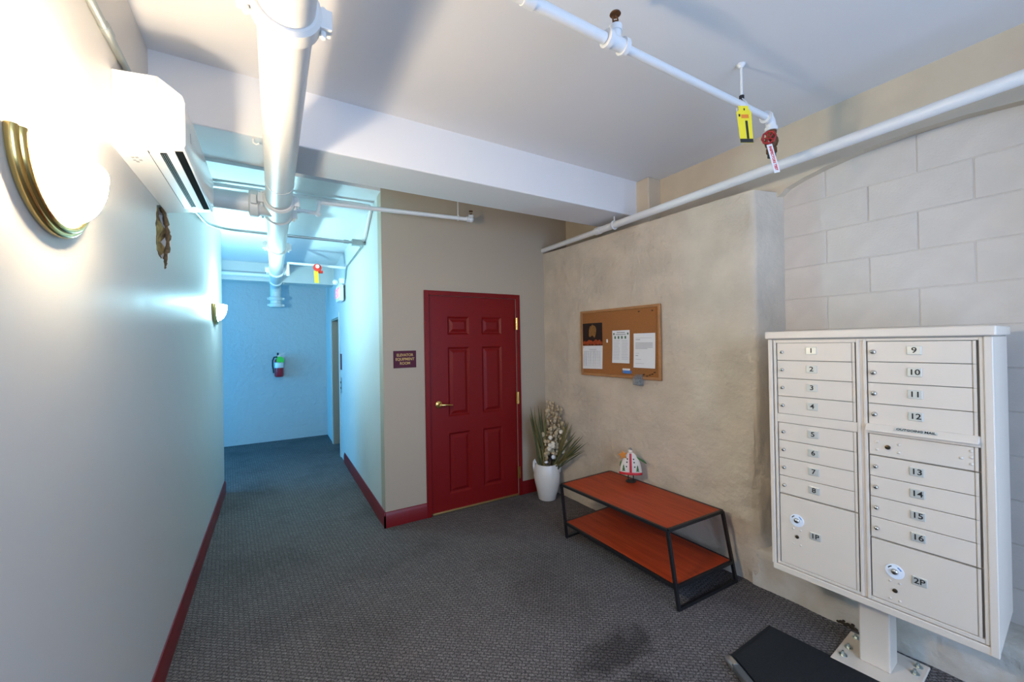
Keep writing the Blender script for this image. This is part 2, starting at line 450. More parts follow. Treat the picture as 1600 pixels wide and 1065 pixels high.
for i in range(len(hole)):
    a, b = hole[i], hole[(i + 1) % len(hole)]
    for k in range(4):
        t0 = k / 4
        rp_.append((XL - 0.010 - 0.004 * random.random(), a[0] + (b[0] - a[0]) * t0 + random.uniform(-0.005, 0.005), a[1] + (b[1] - a[1]) * t0 + random.uniform(-0.005, 0.005)))
        rr_.append(0.006 + 0.009 * random.random())
rim.tube(rp_, rr_, 8, closed=True)
rm = rim.build('broken_plaster_rim', 'hole_dark'); rm.parent = bpy.data.objects['wall_left']

# door wall, hall right wall, far wall
struct(MB().prism([(XH, 0), (1.246, 0), (1.246, 2.056), (2.196, 2.056), (2.196, 0), (3.2, 0), (3.2, 3.1), (XH, 3.1)], YD, YD + 0.14, 'y')
       .build('wall_back', 'paint'), 'beige painted wall holding the red door')
EL0, EL1, ELZ = 6.28, 7.13, 2.02
struct(MB().prism([(YD + 0.14, 0), (EL0, 0), (EL0, ELZ), (EL1, ELZ), (EL1, 0), (YF, 0), (YF, 3.1), (YD + 0.14, 3.1)], XH, XH + 0.16, 'x')
       .build('wall_hall_right', 'paint_hall'), 'hall side wall with the elevator opening')
struct(MB().box(-3.2, XH + 0.4, YF, YF + 0.15, 0, 3.1).build('wall_far', 'farwall'), 'rough painted stone wall at the end of the hall')
struct(MB().box(-3.2, XL - 0.14, 5.29, 5.43, 0, 3.1).build('wall_corridor', 'paint_hall'), 'near wall of the side corridor')
# elevator recess
el_ = thing('door_2', 'brown elevator entrance at the end of the hall', None, (XH, (EL0 + EL1) / 2, 0), kind='structure')
MB().box(XH + 0.001, XH + 0.24, EL1 - 0.025, EL1 - 0.001, 0, ELZ - 0.001).build('jamb', 'elev', el_, world=True)
MB().box(XH + 0.001, XH + 0.24, EL0 + 0.001, EL0 + 0.025, 0, ELZ - 0.001).build('jamb', 'elev', el_, world=True)
MB().box(XH + 0.001, XH + 0.24, EL0 + 0.025, EL1 - 0.025, ELZ - 0.025, ELZ - 0.001).build('head_jamb', 'elev', el_, world=True)
MB().box(XH + 0.20, XH + 0.23, EL0 + 0.02, EL0 + 0.43, 0, ELZ - 0.02).build('door_leaf', 'elev', el_, world=True)
MB().box(XH + 0.21, XH + 0.24, EL0 + 0.43, EL1 - 0.02, 0, ELZ - 0.02).build('door_leaf', 'elev', el_, world=True)
MB().box(XH - 0.012, XH - 0.0005, EL0 - 0.07, EL0, 0, ELZ + 0.07).build('casing', 'paint_hall', el_, world=True, bevel=0.003)
MB().box(XH - 0.012, XH - 0.0005, EL1, EL1 + 0.07, 0, ELZ + 0.07).build('casing', 'paint_hall', el_, world=True, bevel=0.003)
MB().box(XH - 0.012, XH - 0.0005, EL0, EL1, ELZ, ELZ + 0.07).build('head_casing', 'paint_hall', el_, world=True, bevel=0.003)

# side corridor window wall
cw = struct(poly_holes([(5.3, 0), (YF, 0), (YF, 3.1), (5.3, 3.1)], [[(5.9, 0.8), (7.3, 0.8), (7.3, 2.4), (5.9, 2.4)]], -3.05, -3.2, 'x')
            .build('wall_corridor_end', 'paint_hall'), 'end wall of the side corridor with its window')
w2 = thing('window_2', 'window at the end of the side corridor', None, (-3.12, 6.6, 0.8), kind='structure')
for y in (5.92, 6.6, 7.28): MB().box(-3.15, -3.09, y - 0.02, y + 0.02, 0.8, 2.4).build('mullion', 'alu', w2, world=True)
for z in (0.82, 2.38): MB().box(-3.148, -3.092, 5.9, 7.3, z - 0.02, z + 0.02).build('window_rail', 'alu', w2, world=True)
# front wall (behind the camera) with a glazed entrance
struct(poly_holes([(-0.7, 0), (3.3, 0), (3.3, 3.1), (-0.7, 3.1)], [[(-0.1, 0.12), (2.5, 0.12), (2.5, 2.55), (-0.1, 2.55)]], YN, YN - 0.15, 'y')
       .build('wall_front', 'paint'), 'wall behind the viewer with the glazed entrance')
w1 = thing('window_1', 'glazed entrance behind the viewer', None, (1.2, YN - 0.05, 0.12), kind='structure')
for x in (-0.07, 0.78, 1.62, 2.47):
    MB().box(x - 0.03, x + 0.03, YN - 0.09, YN - 0.03, 0.12, 2.55).build('mullion', 'alu', w1, world=True)
for z in (0.15, 2.52):
    MB().box(-0.1, 2.5, YN - 0.088, YN - 0.032, z - 0.03, z + 0.03).build('window_rail', 'alu', w1, world=True)

# --- right side: rough plaster pier, upper wall with arch, block-filled niche, curb
YP = 1.41           # pier corner
ZL = 2.565          # ledge top
prof = []
n1 = 72
for i in range(n1 + 1):
    y = YD - (YD - (YP + 0.035)) * i / n1
    prof.append((rwx(y), y, 0, min(1, 1)))
for k in range(1, 7):
    a = k / 7 * PI / 2
    prof.append((rwx(YP) + 0.035 * (1 - math.cos(a)), YP + 0.035 * (1 - math.sin(a)), 1, 1))
for i in range(1, 14):
    t = i / 13
    prof.append((rwx(YP) + 0.035 + (2.98 - rwx(YP) - 0.035) * t, YP - 0.06 * t, 2, 1))
nz = 78
vs = []
for j in range(nz + 1):
    z = ZL * j / nz
    for (x, y, sd, _) in prof:
        q = Vector((x * 2.2, y * 2.2, z * 2.2))
        dcor = abs(y - YP) + max(0, x - rwx(YP))
        rough = 0.006 + 0.034 * max(0, 1 - dcor / 0.38) * (1 if z < 0.95 else 0.22) + 0.006 * (1 if z < 0.8 else 0)
        dsp = rough * noise.noise(q) + 0.5 * rough * noise.noise(q * 3.1) + 0.3 * rough * noise.noise(q * 8)
        base = 0.0
        if z < 0.9: base = -0.0
        nx, ny = (-1, 0) if sd == 0 else ((-0.7, -0.7) if sd == 1 else (0, -1))
        # undercut hollow on the corner low down
        hol = 0.035 * math.exp(-((z - 0.62) / 0.28) ** 2) * max(0, 1 - dcor / 0.12) if sd else 0.02 * math.exp(-((z - 0.62) / 0.25) ** 2) * max(0, 1 - dcor / 0.1)
        dsp -= hol
        vs.append((x + nx * dsp, y + ny * dsp, z))
np_ = len(prof)
wr = MB(); wr.add(vs, [(j * np_ + i, j * np_ + i + 1, (j + 1) * np_ + i + 1, (j + 1) * np_ + i) for j in range(nz) for i in range(np_ - 1)])
top = [vs[nz * np_ + i] for i in range(np_)] + [(2.98, YD, ZL)]
wr.add(top, [tuple(range(len(top)))])
WR = struct(wr.build('wall_right', 'plaster', smooth=70), 'rough hand-plastered beige wall behind the table')
# upper wall, with the arch over the niche
arch = [(1.345, 2.55), (1.315, 2.575), (1.22, 2.605), (1.10, 2.632), (0.92, 2.657), (0.726, 2.668), (0.53, 2.66), (0.36, 2.64), (0.23, 2.607), (0.12, 2.57), (0.10, 2.55)]
up = [(YD, 2.5)] + [(1.42, 2.5)] + arch + [(0.02, 2.5), (YN, 2.5), (YN, 3.1), (YD, 3.1)]
struct(MB().prism(up, 2.885, 3.2, 'x').build('wall_right_upper', 'plaster_up'), 'beige upper wall above the pipe and the niche arch')
struct(MB().box(2.735, 2.90, 2.295, 2.86, 2.5, ZC).build('trim_5', 'plaster_up', bevel=0.01), 'beige pilaster carrying the end of the beam')
struct(MB().hexa([(rwx(YN), YN, 0), (3.2, YN, 0), (3.2, 0.06, 0), (rwx(0.1), 0.1, 0)],
                 [(rwx(YN), YN, ZL), (3.2, YN, ZL), (3.2, 0.06, ZL), (rwx(0.1), 0.1, ZL)]).build('wall_right_near', 'plaster'), 'plaster pier nearest the viewer')
# curb
cu = MB(); ncy, ncx = 40, 10
pr = [(0, 0)] + [(0, 0.06 * k) for k in range(1, 4)] + [(0.006, 0.228), (0.02, 0.245)] + [(0.02 + 0.30 * k / 5, 0.245 + 0.004 * k) for k in range(1, 6)]
vs = []
for i in range(ncy + 1):
    y = 1.46 - (1.46 - 0.0) * i / ncy
    for (dx, z) in pr:
        q = Vector((dx * 6, y * 6, z * 6))
        d_ = 0.012 * noise.noise(q) + 0.006 * noise.noise(q * 3)
        vs.append((rwx(y) + dx - 0.012 + (d_ if z < 0.24 else 0), y, max(0, z + (d_ if z > 0.2 else 0))))
m_ = len(pr)
cu.add(vs, [(i * m_ + k, i * m_ + k + 1, (i + 1) * m_ + k + 1, (i + 1) * m_ + k) for i in range(ncy) for k in range(m_ - 1)])
cu.add([vs[k] for k in range(m_)] + [(rwx(1.46) + 0.32, 1.46, 0)], [tuple(range(m_ + 1))])
struct(cu.build('trim_6', 'concrete', smooth=50), 'rough painted concrete curb along the foot of the block wall')
# broken black gap in the curb behind the pedestal
bk = MB()
for (y, z, r) in ((1.03, 0.006, 0.006), (1.01, 0.010, 0.009), (0.995, 0.014, 0.011), (0.98, 0.010, 0.010), (0.965, 0.016, 0.010), (0.95, 0.012, 0.012), (0.935, 0.008, 0.010), (0.985, 0.026, 0.006), (0.945, 0.026, 0.007)):
    bk.sphere((rwx(y) - 0.012, y, z), r, 8, 6, (0.6, 1.3, 0.9))
b_ = tag(bk.build('crumbled_hole', 'crumble'), kind='stuff'); b_.parent = bpy.data.objects['trim_6']

# block-filled niche
XB = 2.95
NB = struct(MB().box(XB + 0.0, XB + 0.12, 0.0, 1.45, 0.0, 2.75).build('wall_niche', 'mortar'), 'painted concrete block wall filling the arched niche')
zj = 1.849 - 0.2045 * 8
row = 0
bmesh_cache = {}
while zj < 2.68:
    joints = [1.38] + ([1.125, 0.716, 0.31] if row % 2 == 1 else [0.92, 0.515, 0.12]) + [0.05]
    for a, b in zip(joints[:-1], joints[1:]):
        if zj < 0.1: continue
        key = (round(a - b, 3))
        o_name = 'block'
        w = a - b - 0.0045; h = 0.2045 - 0.0045
        pop = 0.0022 + 0.0022 * random.random()
        if key not in bmesh_cache:
            o = MB().box(-0.012, 0.02, -w / 2, w / 2, -h / 2, h / 2).build(o_name, 'block', NB, bevel=0.004)
            bmesh_cache[key] = o
        else:
            o = bmesh_cache[key].copy(); COL.objects.link(o); o.parent = NB
        o.location = (XB + 0.012 - pop - 0.001, (a + b) / 2, zj + 0.10225)
    zj += 0.2045; row += 1

# baseboards
bp_ = [(0, 0), (0.014, 0), (0.014, 0.105), (0.009, 0.118), (0.006, 0.132), (0, 0.135)]
struct(MB().prism([(XL + a, b) for a, b in bp_], YN, 5.44, 'y').build('baseboard_left', 'maroon_base', smooth=30), 'maroon baseboard along the left wall')
struct(MB().prism([(XH - a, b) for a, b in bp_], YD - 0.014, 5.92, 'y').build('baseboard_hall', 'maroon_base', smooth=30), 'maroon baseboard along the hall wall')
struct(MB().prism([(YD - a, b) for a, b in bp_], XH - 0.014, 1.20, 'x').build('baseboard_back_left', 'maroon_base', smooth=30), 'maroon baseboard left of the red door')
struct(MB().prism([(YD - a, b) for a, b in bp_], 2.236, rwx(YD) + 0.02, 'x').build('baseboard_back_right', 'maroon_base', smooth=30), 'maroon baseboard right of the red door')

# ------------------------------------------------------------------ red six-panel door
D = thing('door_1', 'dark red six-panel door with brass lever and hinges', None, (1.72, YD, 0), kind='structure')
for (x0, x1, z0, z1) in ((1.199, 1.2455, 0, 2.10), (2.1965, 2.238, 0, 2.10), (1.2455, 2.1965, 2.0565, 2.10)):
    MB().box(x0, x1, YD - 0.018, YD - 0.0005, z0, z1).build('door_casing' if z0 == 0 else 'head_casing', 'maroon', D, world=True, bevel=0.003)
panels = [(1.432, 1.659, 1.687, 1.860), (1.795, 2.022, 1.687, 1.860), (1.432, 1.659, 0.902, 1.566), (1.795, 2.022, 0.902, 1.566),
          (1.432, 1.659, 0.166, 0.746), (1.795, 2.022, 0.166, 0.746)]
slab = poly_holes([(1.2485, 0.018), (2.1950, 0.018), (2.1950, 2.0545), (1.2485, 2.0545)],
                  [[(a, c), (b, c), (b, d), (a, d)] for a, b, c, d in panels], YD + 0.006, YD + 0.030, 'y')
slab.box(1.2485, 2.1950, YD + 0.026, YD + 0.045, 0.018, 2.0545)
slab_o = slab.build('door_slab', 'maroon', D, world=True)
for a, b, c, d in panels:
    pm = MB()
    y0, y1, y2 = YD + 0.006, YD + 0.021, YD + 0.008
    def ring(i, y): return [(a + i, y, c + i), (b - i, y, c + i), (b - i, y, d - i), (a + i, y, d - i)]
    R_ = [ring(0.0, y0), ring(0.018, y1), ring(0.026, y1), ring(0.052, y2)]
    vs = [p for r in R_ for p in r]
    fs = []
    for k in range(3):
        for i in range(4): fs.append((k * 4 + i, k * 4 + (i + 1) % 4, k * 4 + 4 + (i + 1) % 4, k * 4 + 4 + i))
    fs.append((12, 13, 14, 15)); pm.add(vs, fs)
    pm.build('door_panel', 'maroon', D, world=True).parent = slab_o
for zc in (1.795, 1.023, 0.245):
    hg = MB().cyl((2.193, YD - 0.022, zc - 0.062), (2.193, YD - 0.022, zc + 0.062), 0.0085, 12)
    hg.box(2.176, 2.210, YD - 0.021, YD - 0.016, zc - 0.06, zc + 0.06)
    hg.build('hinge', 'brass', D, world=True, smooth=40)
MB().lathe([(0.035, 0.0), (0.035, -0.006), (0.028, -0.014), (0.015, -0.018), (0.012, -0.05)], 24, (1.333, YD + 0.006, 1.028), 'y').build('lever_rose', 'brass', D, world=True, smooth=40).parent = slab_o
MB().tube([(1.333, YD - 0.040, 1.028), (1.350, YD - 0.050, 1.028), (1.39, YD - 0.052, 1.026), (1.43, YD - 0.050, 1.021), (1.452, YD - 0.044, 1.02)],
          [0.012, 0.012, 0.010, 0.009, 0.007], 12).build('lever', 'brass', D, world=True, smooth=60).parent = slab_o
MB().box(1.256, 2.19, YD - 0.012, YD + 0.03, 0.004, 0.020).build('threshold', 'brass_dull', D, world=True, bevel=0.003)

# ------------------------------------------------------------------ room sign
sg = thing('room_sign', 'plum wall sign with gold lettering beside the red door', 'sign', (1.017, YD, 1.467))
sgp = MB().box(0.914, 1.120, YD - 0.006, YD, 1.390, 1.543).build('sign_plate', 'sign', sg, world=True, bevel=0.002)
for s_, z in (('ELEVATOR', 0.037), ('EQUIPMENT', 0.0), ('ROOM', -0.037)):
    text(s_, 0.034, 'gold', 'sign_lettering', sgp, FR((0, -0.0065, z), (1, 0, 0), (0, 0, 1)), bold=0.0006, sx=0.92)

# ------------------------------------------------------------------ wall sconces
def sconce(name, label, yc, zt, glass, bulb, energy, color, plates):
    s = thing(name, label, 'wall light', (XL, yc, zt - 0.17), group='wall sconces')
    a, h, c = 0.172, 0.155, 0.088
    n, m = 28, 12
    for nm, (a_, h_, c_, th), mt in (('glass_shade', (a, h, c, 0.006), glass),):
        mb = MB(); vs = []
        for sh in (0, th):
            for i in range(m + 1):
                t = i / m; q = math.sqrt(max(0, 1 - (1 - t) ** 2.1)) ** 0.95
                for k in range(n + 1):
                    th_ = PI * k / n
                    vs.append(((c_ - sh) * q * math.sin(th_) + 0.012, -(a_ - sh) * q * math.cos(th_), 0.17 - h_ + h_ * t + sh * (1 - t)))
        st = (m + 1) * (n + 1); fs = []
        for o_ in (0, st):
            for i in range(m):
                for k in range(n):
                    fs.append((o_ + i * (n + 1) + k, o_ + i * (n + 1) + k + 1, o_ + (i + 1) * (n + 1) + k + 1, o_ + (i + 1) * (n + 1) + k))
        for k in range(n): fs.append((m * (n + 1) + k, m * (n + 1) + k + 1, st + m * (n + 1) + k + 1, st + m * (n + 1) + k))
        mb.add(vs, fs); mb.build(nm, mt, s, smooth=60)
    # brass back plate: half disc with two stepped rims
    pl = [(-0.205 * math.cos(PI * k / 30), 0.17 - 0.18 * math.sin(PI * k / 30)) for k in range(31)]
    MB().prism(pl, 0.0, 0.010, 'x').build('back_plate', 'brass', s, smooth=40)
    for rr, xx, tr in ((1.0, 0.012, 0.011), (0.93, 0.020, 0.011)):
        MB().tube([(xx, -0.205 * rr * math.cos(PI * k / 36), 0.17 - 0.18 * rr * math.sin(PI * k / 36)) for k in range(37)], tr, 12).build('brass_rim', 'brass', s, smooth=60)
    MB().cyl((0.048, 0, 0.075), (0.048, 0, 0.105), 0.014, 14).build('lamp_holder', 'white', s, smooth=50)
    MB().sphere((0.048, 0, 0.128), 0.024, 14, 10, (1, 1, 1.15)).build('bulb', bulb, s, smooth=80)
    l = bpy.data.lights.new(name + '_light', 'POINT'); l.energy = energy; l.color = color; l.shadow_soft_size = 0.03
    lo = bpy.data.objects.new('lamp_light', l); lo.location = (0.064, 0, 0.172); lo.parent = s; COL.objects.link(lo)
    return s
sconce('wall_sconce', 'brass-rimmed half-bowl sconce nearest the viewer, glowing warm white', 1.462, 2.078, 'glass_a', 'bulb_a', SCONCE_A, COL_A, 1)
sconce('wall_sconce', 'small distant half-bowl sconce glowing cool white in the hall', 4.76, 2.01, 'glass_b', 'bulb_b', SCONCE_B, COL_B, 1)

# ------------------------------------------------------------------ air conditioner
AC0, AC1 = 1.925, 2.76
ac = thing('air_conditioner', 'white split air conditioner mounted high on the left wall', 'air conditioner', (XL, (AC0 + AC1) / 2, 2.31))
pf = [(0, 2.318), (0.198, 2.353), (0.204, 2.368), (0.204, 2.525), (0.197, 2.552), (0.130, 2.600), (0.120, 2.603), (0.0, 2.590)]
MB().prism([(XL + x, z) for x, z in pf], AC0, AC1, 'y').build('housing', 'ac', ac, world=True, smooth=22, bevel=0.003)
MB().prism([(XL + x, z) for x, z in [(0.124, 2.560), (0.1265, 2.560), (0.1265, 2.6035), (0.124, 2.6035)]], AC0 - 0.0012, AC0 + 0.01, 'y').build('seam', 'ac_grey', ac, world=True)
def on_bottom(x): return 2.318 + (2.353 - 2.318) * x / 0.198
def strip(name, m, x0, x1, y0, y1, dz0, dz1, lift=0.0):
    z0, z1 = on_bottom(x0), on_bottom(x1)
    return MB().hexa([(XL + x0, y0, z0 - dz1 - lift), (XL + x1, y0, z1 - dz1), (XL + x1, y1, z1 - dz1), (XL + x0, y1, z0 - dz1 - lift)],
              [(XL + x0, y0, z0 - dz0), (XL + x1, y0, z1 - dz0), (XL + x1, y1, z1 - dz0), (XL + x0, y1, z0 - dz0)]).build(name, m, ac, world=True)
strip('vent_slot', 'ac_dark', 0.120, 0.143, AC0 + 0.05, AC1 - 0.10, -0.002, 0.0012)
strip('vent_slot', 'ac_dark', 0.167, 0.192, AC0 + 0.03, AC1 - 0.055, -0.002, 0.0012)
strip('vent_seam', 'ac_dark', 0.088, 0.0915, AC0 + 0.035, AC1 - 0.09, -0.002, 0.0008)
strip('louvre', 'ac', 0.0925, 0.121, AC0 + 0.05, AC1 - 0.09, 0.0, 0.004, 0.002)
strip('louvre', 'ac', 0.143, 0.1675, AC0 + 0.035, AC1 - 0.07, 0.0, 0.004, 0.002)
for k in range(3):
    x = 0.124 + 0.006 * k
    strip('vent_fin', 'bar_grey', x, x + 0.0016, AC0 + 0.055, AC1 - 0.105, 0.0, 0.0022)
strip('status_light', 'led', 0.176, 0.190, AC1 - 0.052, AC1 - 0.030, 0.0, 0.002)
for k, (xx, yy) in enumerate(((0.028, 2.02), (0.040, 2.02), (0.028, 2.045), (0.046, 2.045), (0.034, 2.06))):
    strip('rating_print', 'ac_grey', xx, xx + 0.009, yy, yy + 0.014, 0.0, 0.0008)
MB().box(XL + 0.2035, XL + 0.2050, 2.035, 2.05, 2.425, 2.46).build('badge', 'ac_grey', ac, world=True)

# conduit over the air conditioner on the left wall
def conduit(name, label, path, r, extra=None, m='cond'):
    t = thing(name, label, 'conduit', path[0])
    MB().tube(path, r, 12).build('conduit_tube', m, t, world=True, smooth=50)
    for (a, b, rr) in (extra or []):
        MB().cyl(a, b, rr, 14).build('coupling', m, t, world=True, smooth=40)
    return t
conduit('electrical_conduit', 'galvanised conduit high on the left wall above the air conditioner',
        [(XL + 0.015, -1.2, 2.668), (XL + 0.015, 1.0, 2.668), (XL + 0.015, 2.70, 2.655)], 0.0125,
        [((XL + 0.015, 1.80, 2.664), (XL + 0.015, 1.85, 2.664), 0.0165)])

# ------------------------------------------------------------------ big drain pipe
PX, PZ, PR = 0.045, 2.585, 0.076
dp = thing('drain_pipe', 'thick white drain pipe running along the ceiling into the hall', 'pipe', (PX, 1.4, PZ))
def elbow(c0, d0, d1, R, n=10):
    """arc from direction d0 to direction d1 starting at c0"""
    c0 = Vector(c0); d0 = Vector(d0).normalized(); d1 = Vector(d1).normalized()
    ctr = c0 + d1 * R
    return [ctr - d1 * R * math.cos(PI / 2 * k / n) + d0 * R * math.sin(PI / 2 * k / n) for k in range(n + 1)]
path = [(PX, -1.58, PZ), (PX, 2.0, PZ), (PX, 7.20, PZ)] + elbow((PX, 7.22, PZ), (0, 1, 0), (0, 0, -1), 0.14) + [(PX, 7.36, 2.30)]
MB().tube(path, PR, 28).build('pipe_run', 'drain', dp, world=True, smooth=60)
MB().tube([(PX, 7.36, 2.31), (PX, 7.36, 2.24)] , PR * 1.02, 24).build('pipe_end_cap', 'drain', dp, world=True, smooth=50)
def clamp(y, parent=dp, m='drain', ax='y', c=None, r=PR, wd=0.07, lug=True):
    c = c or (PX, y, PZ)
    mb = MB()
    pr_ = [(r * 1.0, -wd / 2), (r * 1.10, -wd / 2), (r * 1.24, -wd * 0.36), (r * 1.24, wd * 0.36), (r * 1.10, wd / 2), (r * 1.0, wd / 2)]
    mb.lathe(pr_, 30, c, ax)
    cl = mb.build('pipe_coupling', m, parent, world=True, smooth=35)
    if lug:
        for sgn in (-1, 1):
            lg = MB()
            if ax == 'y':
                cx = c[0] + sgn * r * 1.30
                lg.box(cx - 0.024, cx + 0.024, c[1] - wd * 0.3, c[1] + wd * 0.3, c[2] - 0.030, c[2] + 0.030)
                lg.cyl((cx, c[1], c[2] - 0.05), (cx, c[1], c[2] + 0.045), 0.009, 8)
            elif ax == 'x':
                lg.box(c[0] - wd * 0.3, c[0] + wd * 0.3, c[1] + sgn * r * 1.30 - 0.02, c[1] + sgn * r * 1.30 + 0.02, c[2] - 0.03, c[2] + 0.03)
            else:
                cx = c[0] + sgn * r * 1.30
                lg.box(cx - 0.02, cx + 0.02, c[1] - 0.03, c[1] + 0.03, c[2] - wd * 0.3, c[2] + wd * 0.3)
            lo_ = lg.build('clamp_lug', m, parent, world=True, bevel=0.004)
            lo_.parent = cl
for y in (1.335, 4.55, 6.0, 6.85): clamp(y)
clamp(0, c=(PX, 7.36, 2.36), ax='z', wd=0.06); clamp(0, c=(PX, 7.36, 2.255), ax='z', wd=0.06)
clamp(3.12, wd=0.085); clamp(3.42, wd=0.07)
# tee body and branch to the left wall
MB().tube([(PX, 3.08, PZ), (PX, 3.14, PZ), (PX, 3.40, PZ), (PX, 3.45, PZ)], [PR * 1.04, PR * 1.10, PR * 1.10, PR * 1.04], 28).build('tee_body', 'drain', dp, world=True, smooth=40)
MB().tube([(PX, 3.26, PZ), (PX - 0.13, 3.26, PZ)], PR * 0.98, 24).build('tee_branch', 'drain', dp, world=True, smooth=40)
MB().tube([(PX - 0.12, 3.26, PZ), (XL, 3.26, PZ)], PR * 0.86, 24).build('branch_pipe', 'drain', dp, world=True, smooth=40)
clamp(0, c=(PX - 0.145, 3.26, PZ), ax='x', r=PR * 0.95, wd=0.06)
MB().lathe([(PR * 1.0, -0.006), (PR * 1.03, -0.006), (PR * 1.03, 0.006), (PR * 1.0, 0.006)], 28, (PX, 2.76, PZ), 'y').build('pipe_joint', 'drain', dp, world=True, smooth=30)
# small screw hook on the beam soffit
tag(MB().tube([(-0.075, 2.455, ZBEAM), (-0.075, 2.455, ZBEAM - 0.02), (-0.062, 2.452, ZBEAM - 0.028), (-0.05, 2.45, ZBEAM - 0.02)], 0.005, 8)
    .build('screw_hook', 'white_pipe', smooth=60), 'tiny white screw hook under the beam beside the thick pipe', 'hook')

# ------------------------------------------------------------------ lobby sprinkler line with inspector's test valve
SY, SZ = 1.125, 2.765
sp = thing('sprinkler_pipe', 'thin white sprinkler pipe crossing the lobby ceiling to a test valve', 'pipe', (1.2, SY, SZ))
MB().tube([(XL, SY + 0.01, SZ), (1.11, SY + 0.004, SZ)], 0.021, 18).tube([(1.11, SY + 0.004, SZ), (2.27, SY - 0.01, SZ)], 0.017, 18).build('pipe_run', 'white_pipe', sp, world=True, smooth=60)
for x in (0.76,):
    MB().lathe([(0.021, -0.022), (0.028, -0.022), (0.028, 0.022), (0.021, 0.022)], 18, (x, SY, SZ), 'x').build('pipe_coupling', 'white_pipe', sp, world=True, smooth=35)
tee = MB().tube([(1.125, SY, SZ), (1.215, SY, SZ)], 0.026, 18)
for x in (1.125, 1.21): tee.lathe([(0.026, -0.010), (0.034, -0.010), (0.034, 0.010), (0.026, 0.010)], 18, (x, SY, SZ), 'x')
tee.tube([(1.168, SY, SZ), (1.168, SY, SZ + 0.055)], 0.021, 16).lathe([(0.021, 0), (0.026, 0), (0.026, 0.022), (0.018, 0.026)], 16, (1.168, SY, SZ + 0.042), 'z')
tee.build('pipe_tee', 'white_pipe', sp, world=True, smooth=40)
hd = MB().cyl((1.168, SY, SZ + 0.068), (1.168, SY, SZ + 0.082), 0.012, 12)
hd.tube([(1.168 - 0.012, SY, SZ + 0.08), (1.168 - 0.014, SY, SZ + 0.097), (1.168 - 0.003, SY, SZ + 0.112)], 0.003, 8)
hd.tube([(1.168 + 0.012, SY, SZ + 0.08), (1.168 + 0.014, SY, SZ + 0.097), (1.168 + 0.003, SY, SZ + 0.112)], 0.003, 8)
hd.lathe([(0.020, 0), (0.022, 0.002), (0.020, 0.006), (0.004, 0.008)], 16, (1.168, SY, SZ + 0.110), 'z')
hd.build('sprinkler_head', 'rust', sp, world=True, smooth=40)
el = MB().tube([(2.255, SY - 0.01, SZ)] + elbow((2.265, SY - 0.01, SZ), (1, 0, 0), (0, 0, -1), 0.035, 6) + [(2.30, SY - 0.01, SZ - 0.055)], 0.024, 16)
el.lathe([(0.024, -0.01), (0.031, -0.01), (0.031, 0.008), (0.024, 0.008)], 16, (2.255, SY - 0.01, SZ), 'x')
el.lathe([(0.024, -0.012), (0.031, -0.012), (0.031, 0.006), (0.024, 0.006)], 16, (2.30, SY - 0.01, SZ - 0.05), 'z')
el.build('pipe_elbow', 'white_pipe', sp, world=True, smooth=40)
VX, VY = 2.30, SY - 0.01
vb = MB().lathe([(0.018, 0), (0.025, -0.004), (0.025, -0.022), (0.020, -0.03), (0.031, -0.05), (0.033, -0.065), (0.028, -0.085), (0.020, -0.095), (0.025, -0.10), (0.025, -0.122), (0.018, -0.126)], 18, (VX, VY, SZ - 0.055), 'z')
vb.tube([(VX, VY, SZ - 0.118), (VX - 0.055, VY - 0.02, SZ - 0.125)], [0.022, 0.014], 14)
vb.build('valve_body', 'rust', sp, world=True, smooth=40)
MB().cyl((VX, VY, SZ - 0.178), (VX, VY, SZ - 0.200), 0.020, 14).build('valve_plug', 'black', sp, world=True, smooth=40)
wn = Vector((-0.94, -0.33, -0.08)).normalized(); wc = Vector((VX - 0.070, VY - 0.022, SZ - 0.122))
wx = wn.cross(Vector((0, 0, 1))).normalized(); wy = wx.cross(wn)
wh = MB()
ringp = [wc + (wx * math.cos(2 * PI * k / 32) + wy * math.sin(2 * PI * k / 32)) * (0.029 + 0.002 * math.cos(k * PI / 2)) for k in range(32)]
wh.tube(ringp, 0.0052, 8, closed=True)
for k in range(5):
    a = 2 * PI * k / 5; wh.tube([wc, wc + (wx * math.cos(a) + wy * math.sin(a)) * 0.029], 0.0042, 8)
wh.tube([wc - wn * 0.016, wc + wn * 0.010], 0.012, 12)
wh.build('valve_handwheel', 'red', sp, world=True, smooth=50)
MB().cyl(wc - wn * 0.03, wc + wn * 0.012, 0.006, 10).build('valve_stem', 'rust', sp, world=True, smooth=40)
# ceiling hanger
hx = 2.043
hg = MB().cyl((hx, SY, ZC), (hx, SY, SZ + 0.05), 0.006, 10).lathe([(0.020, 0), (0.020, -0.006), (0.009, -0.02)], 14, (hx, SY, ZC), 'z')
hg.tube([(hx + 0.0, SY + 0.024 * math.cos(2 * PI * k / 24), SZ + 0.024 * math.sin(2 * PI * k / 24)) for k in range(24)], 0.0045, 8, closed=True)
hg.bar((hx, SY, SZ + 0.05), (hx, SY - 0.02, SZ + 0.012), 0.012, 0.004).bar((hx, SY, SZ + 0.05), (hx, SY + 0.02, SZ + 0.012), 0.012, 0.004)
hg.build('pipe_hanger', 'white_pipe', sp, world=True, smooth=40)
MB().cyl((hx, SY, SZ + 0.040), (hx, SY, SZ + 0.056), 0.012, 8).build('hanger_nut', 'black', sp, world=True)
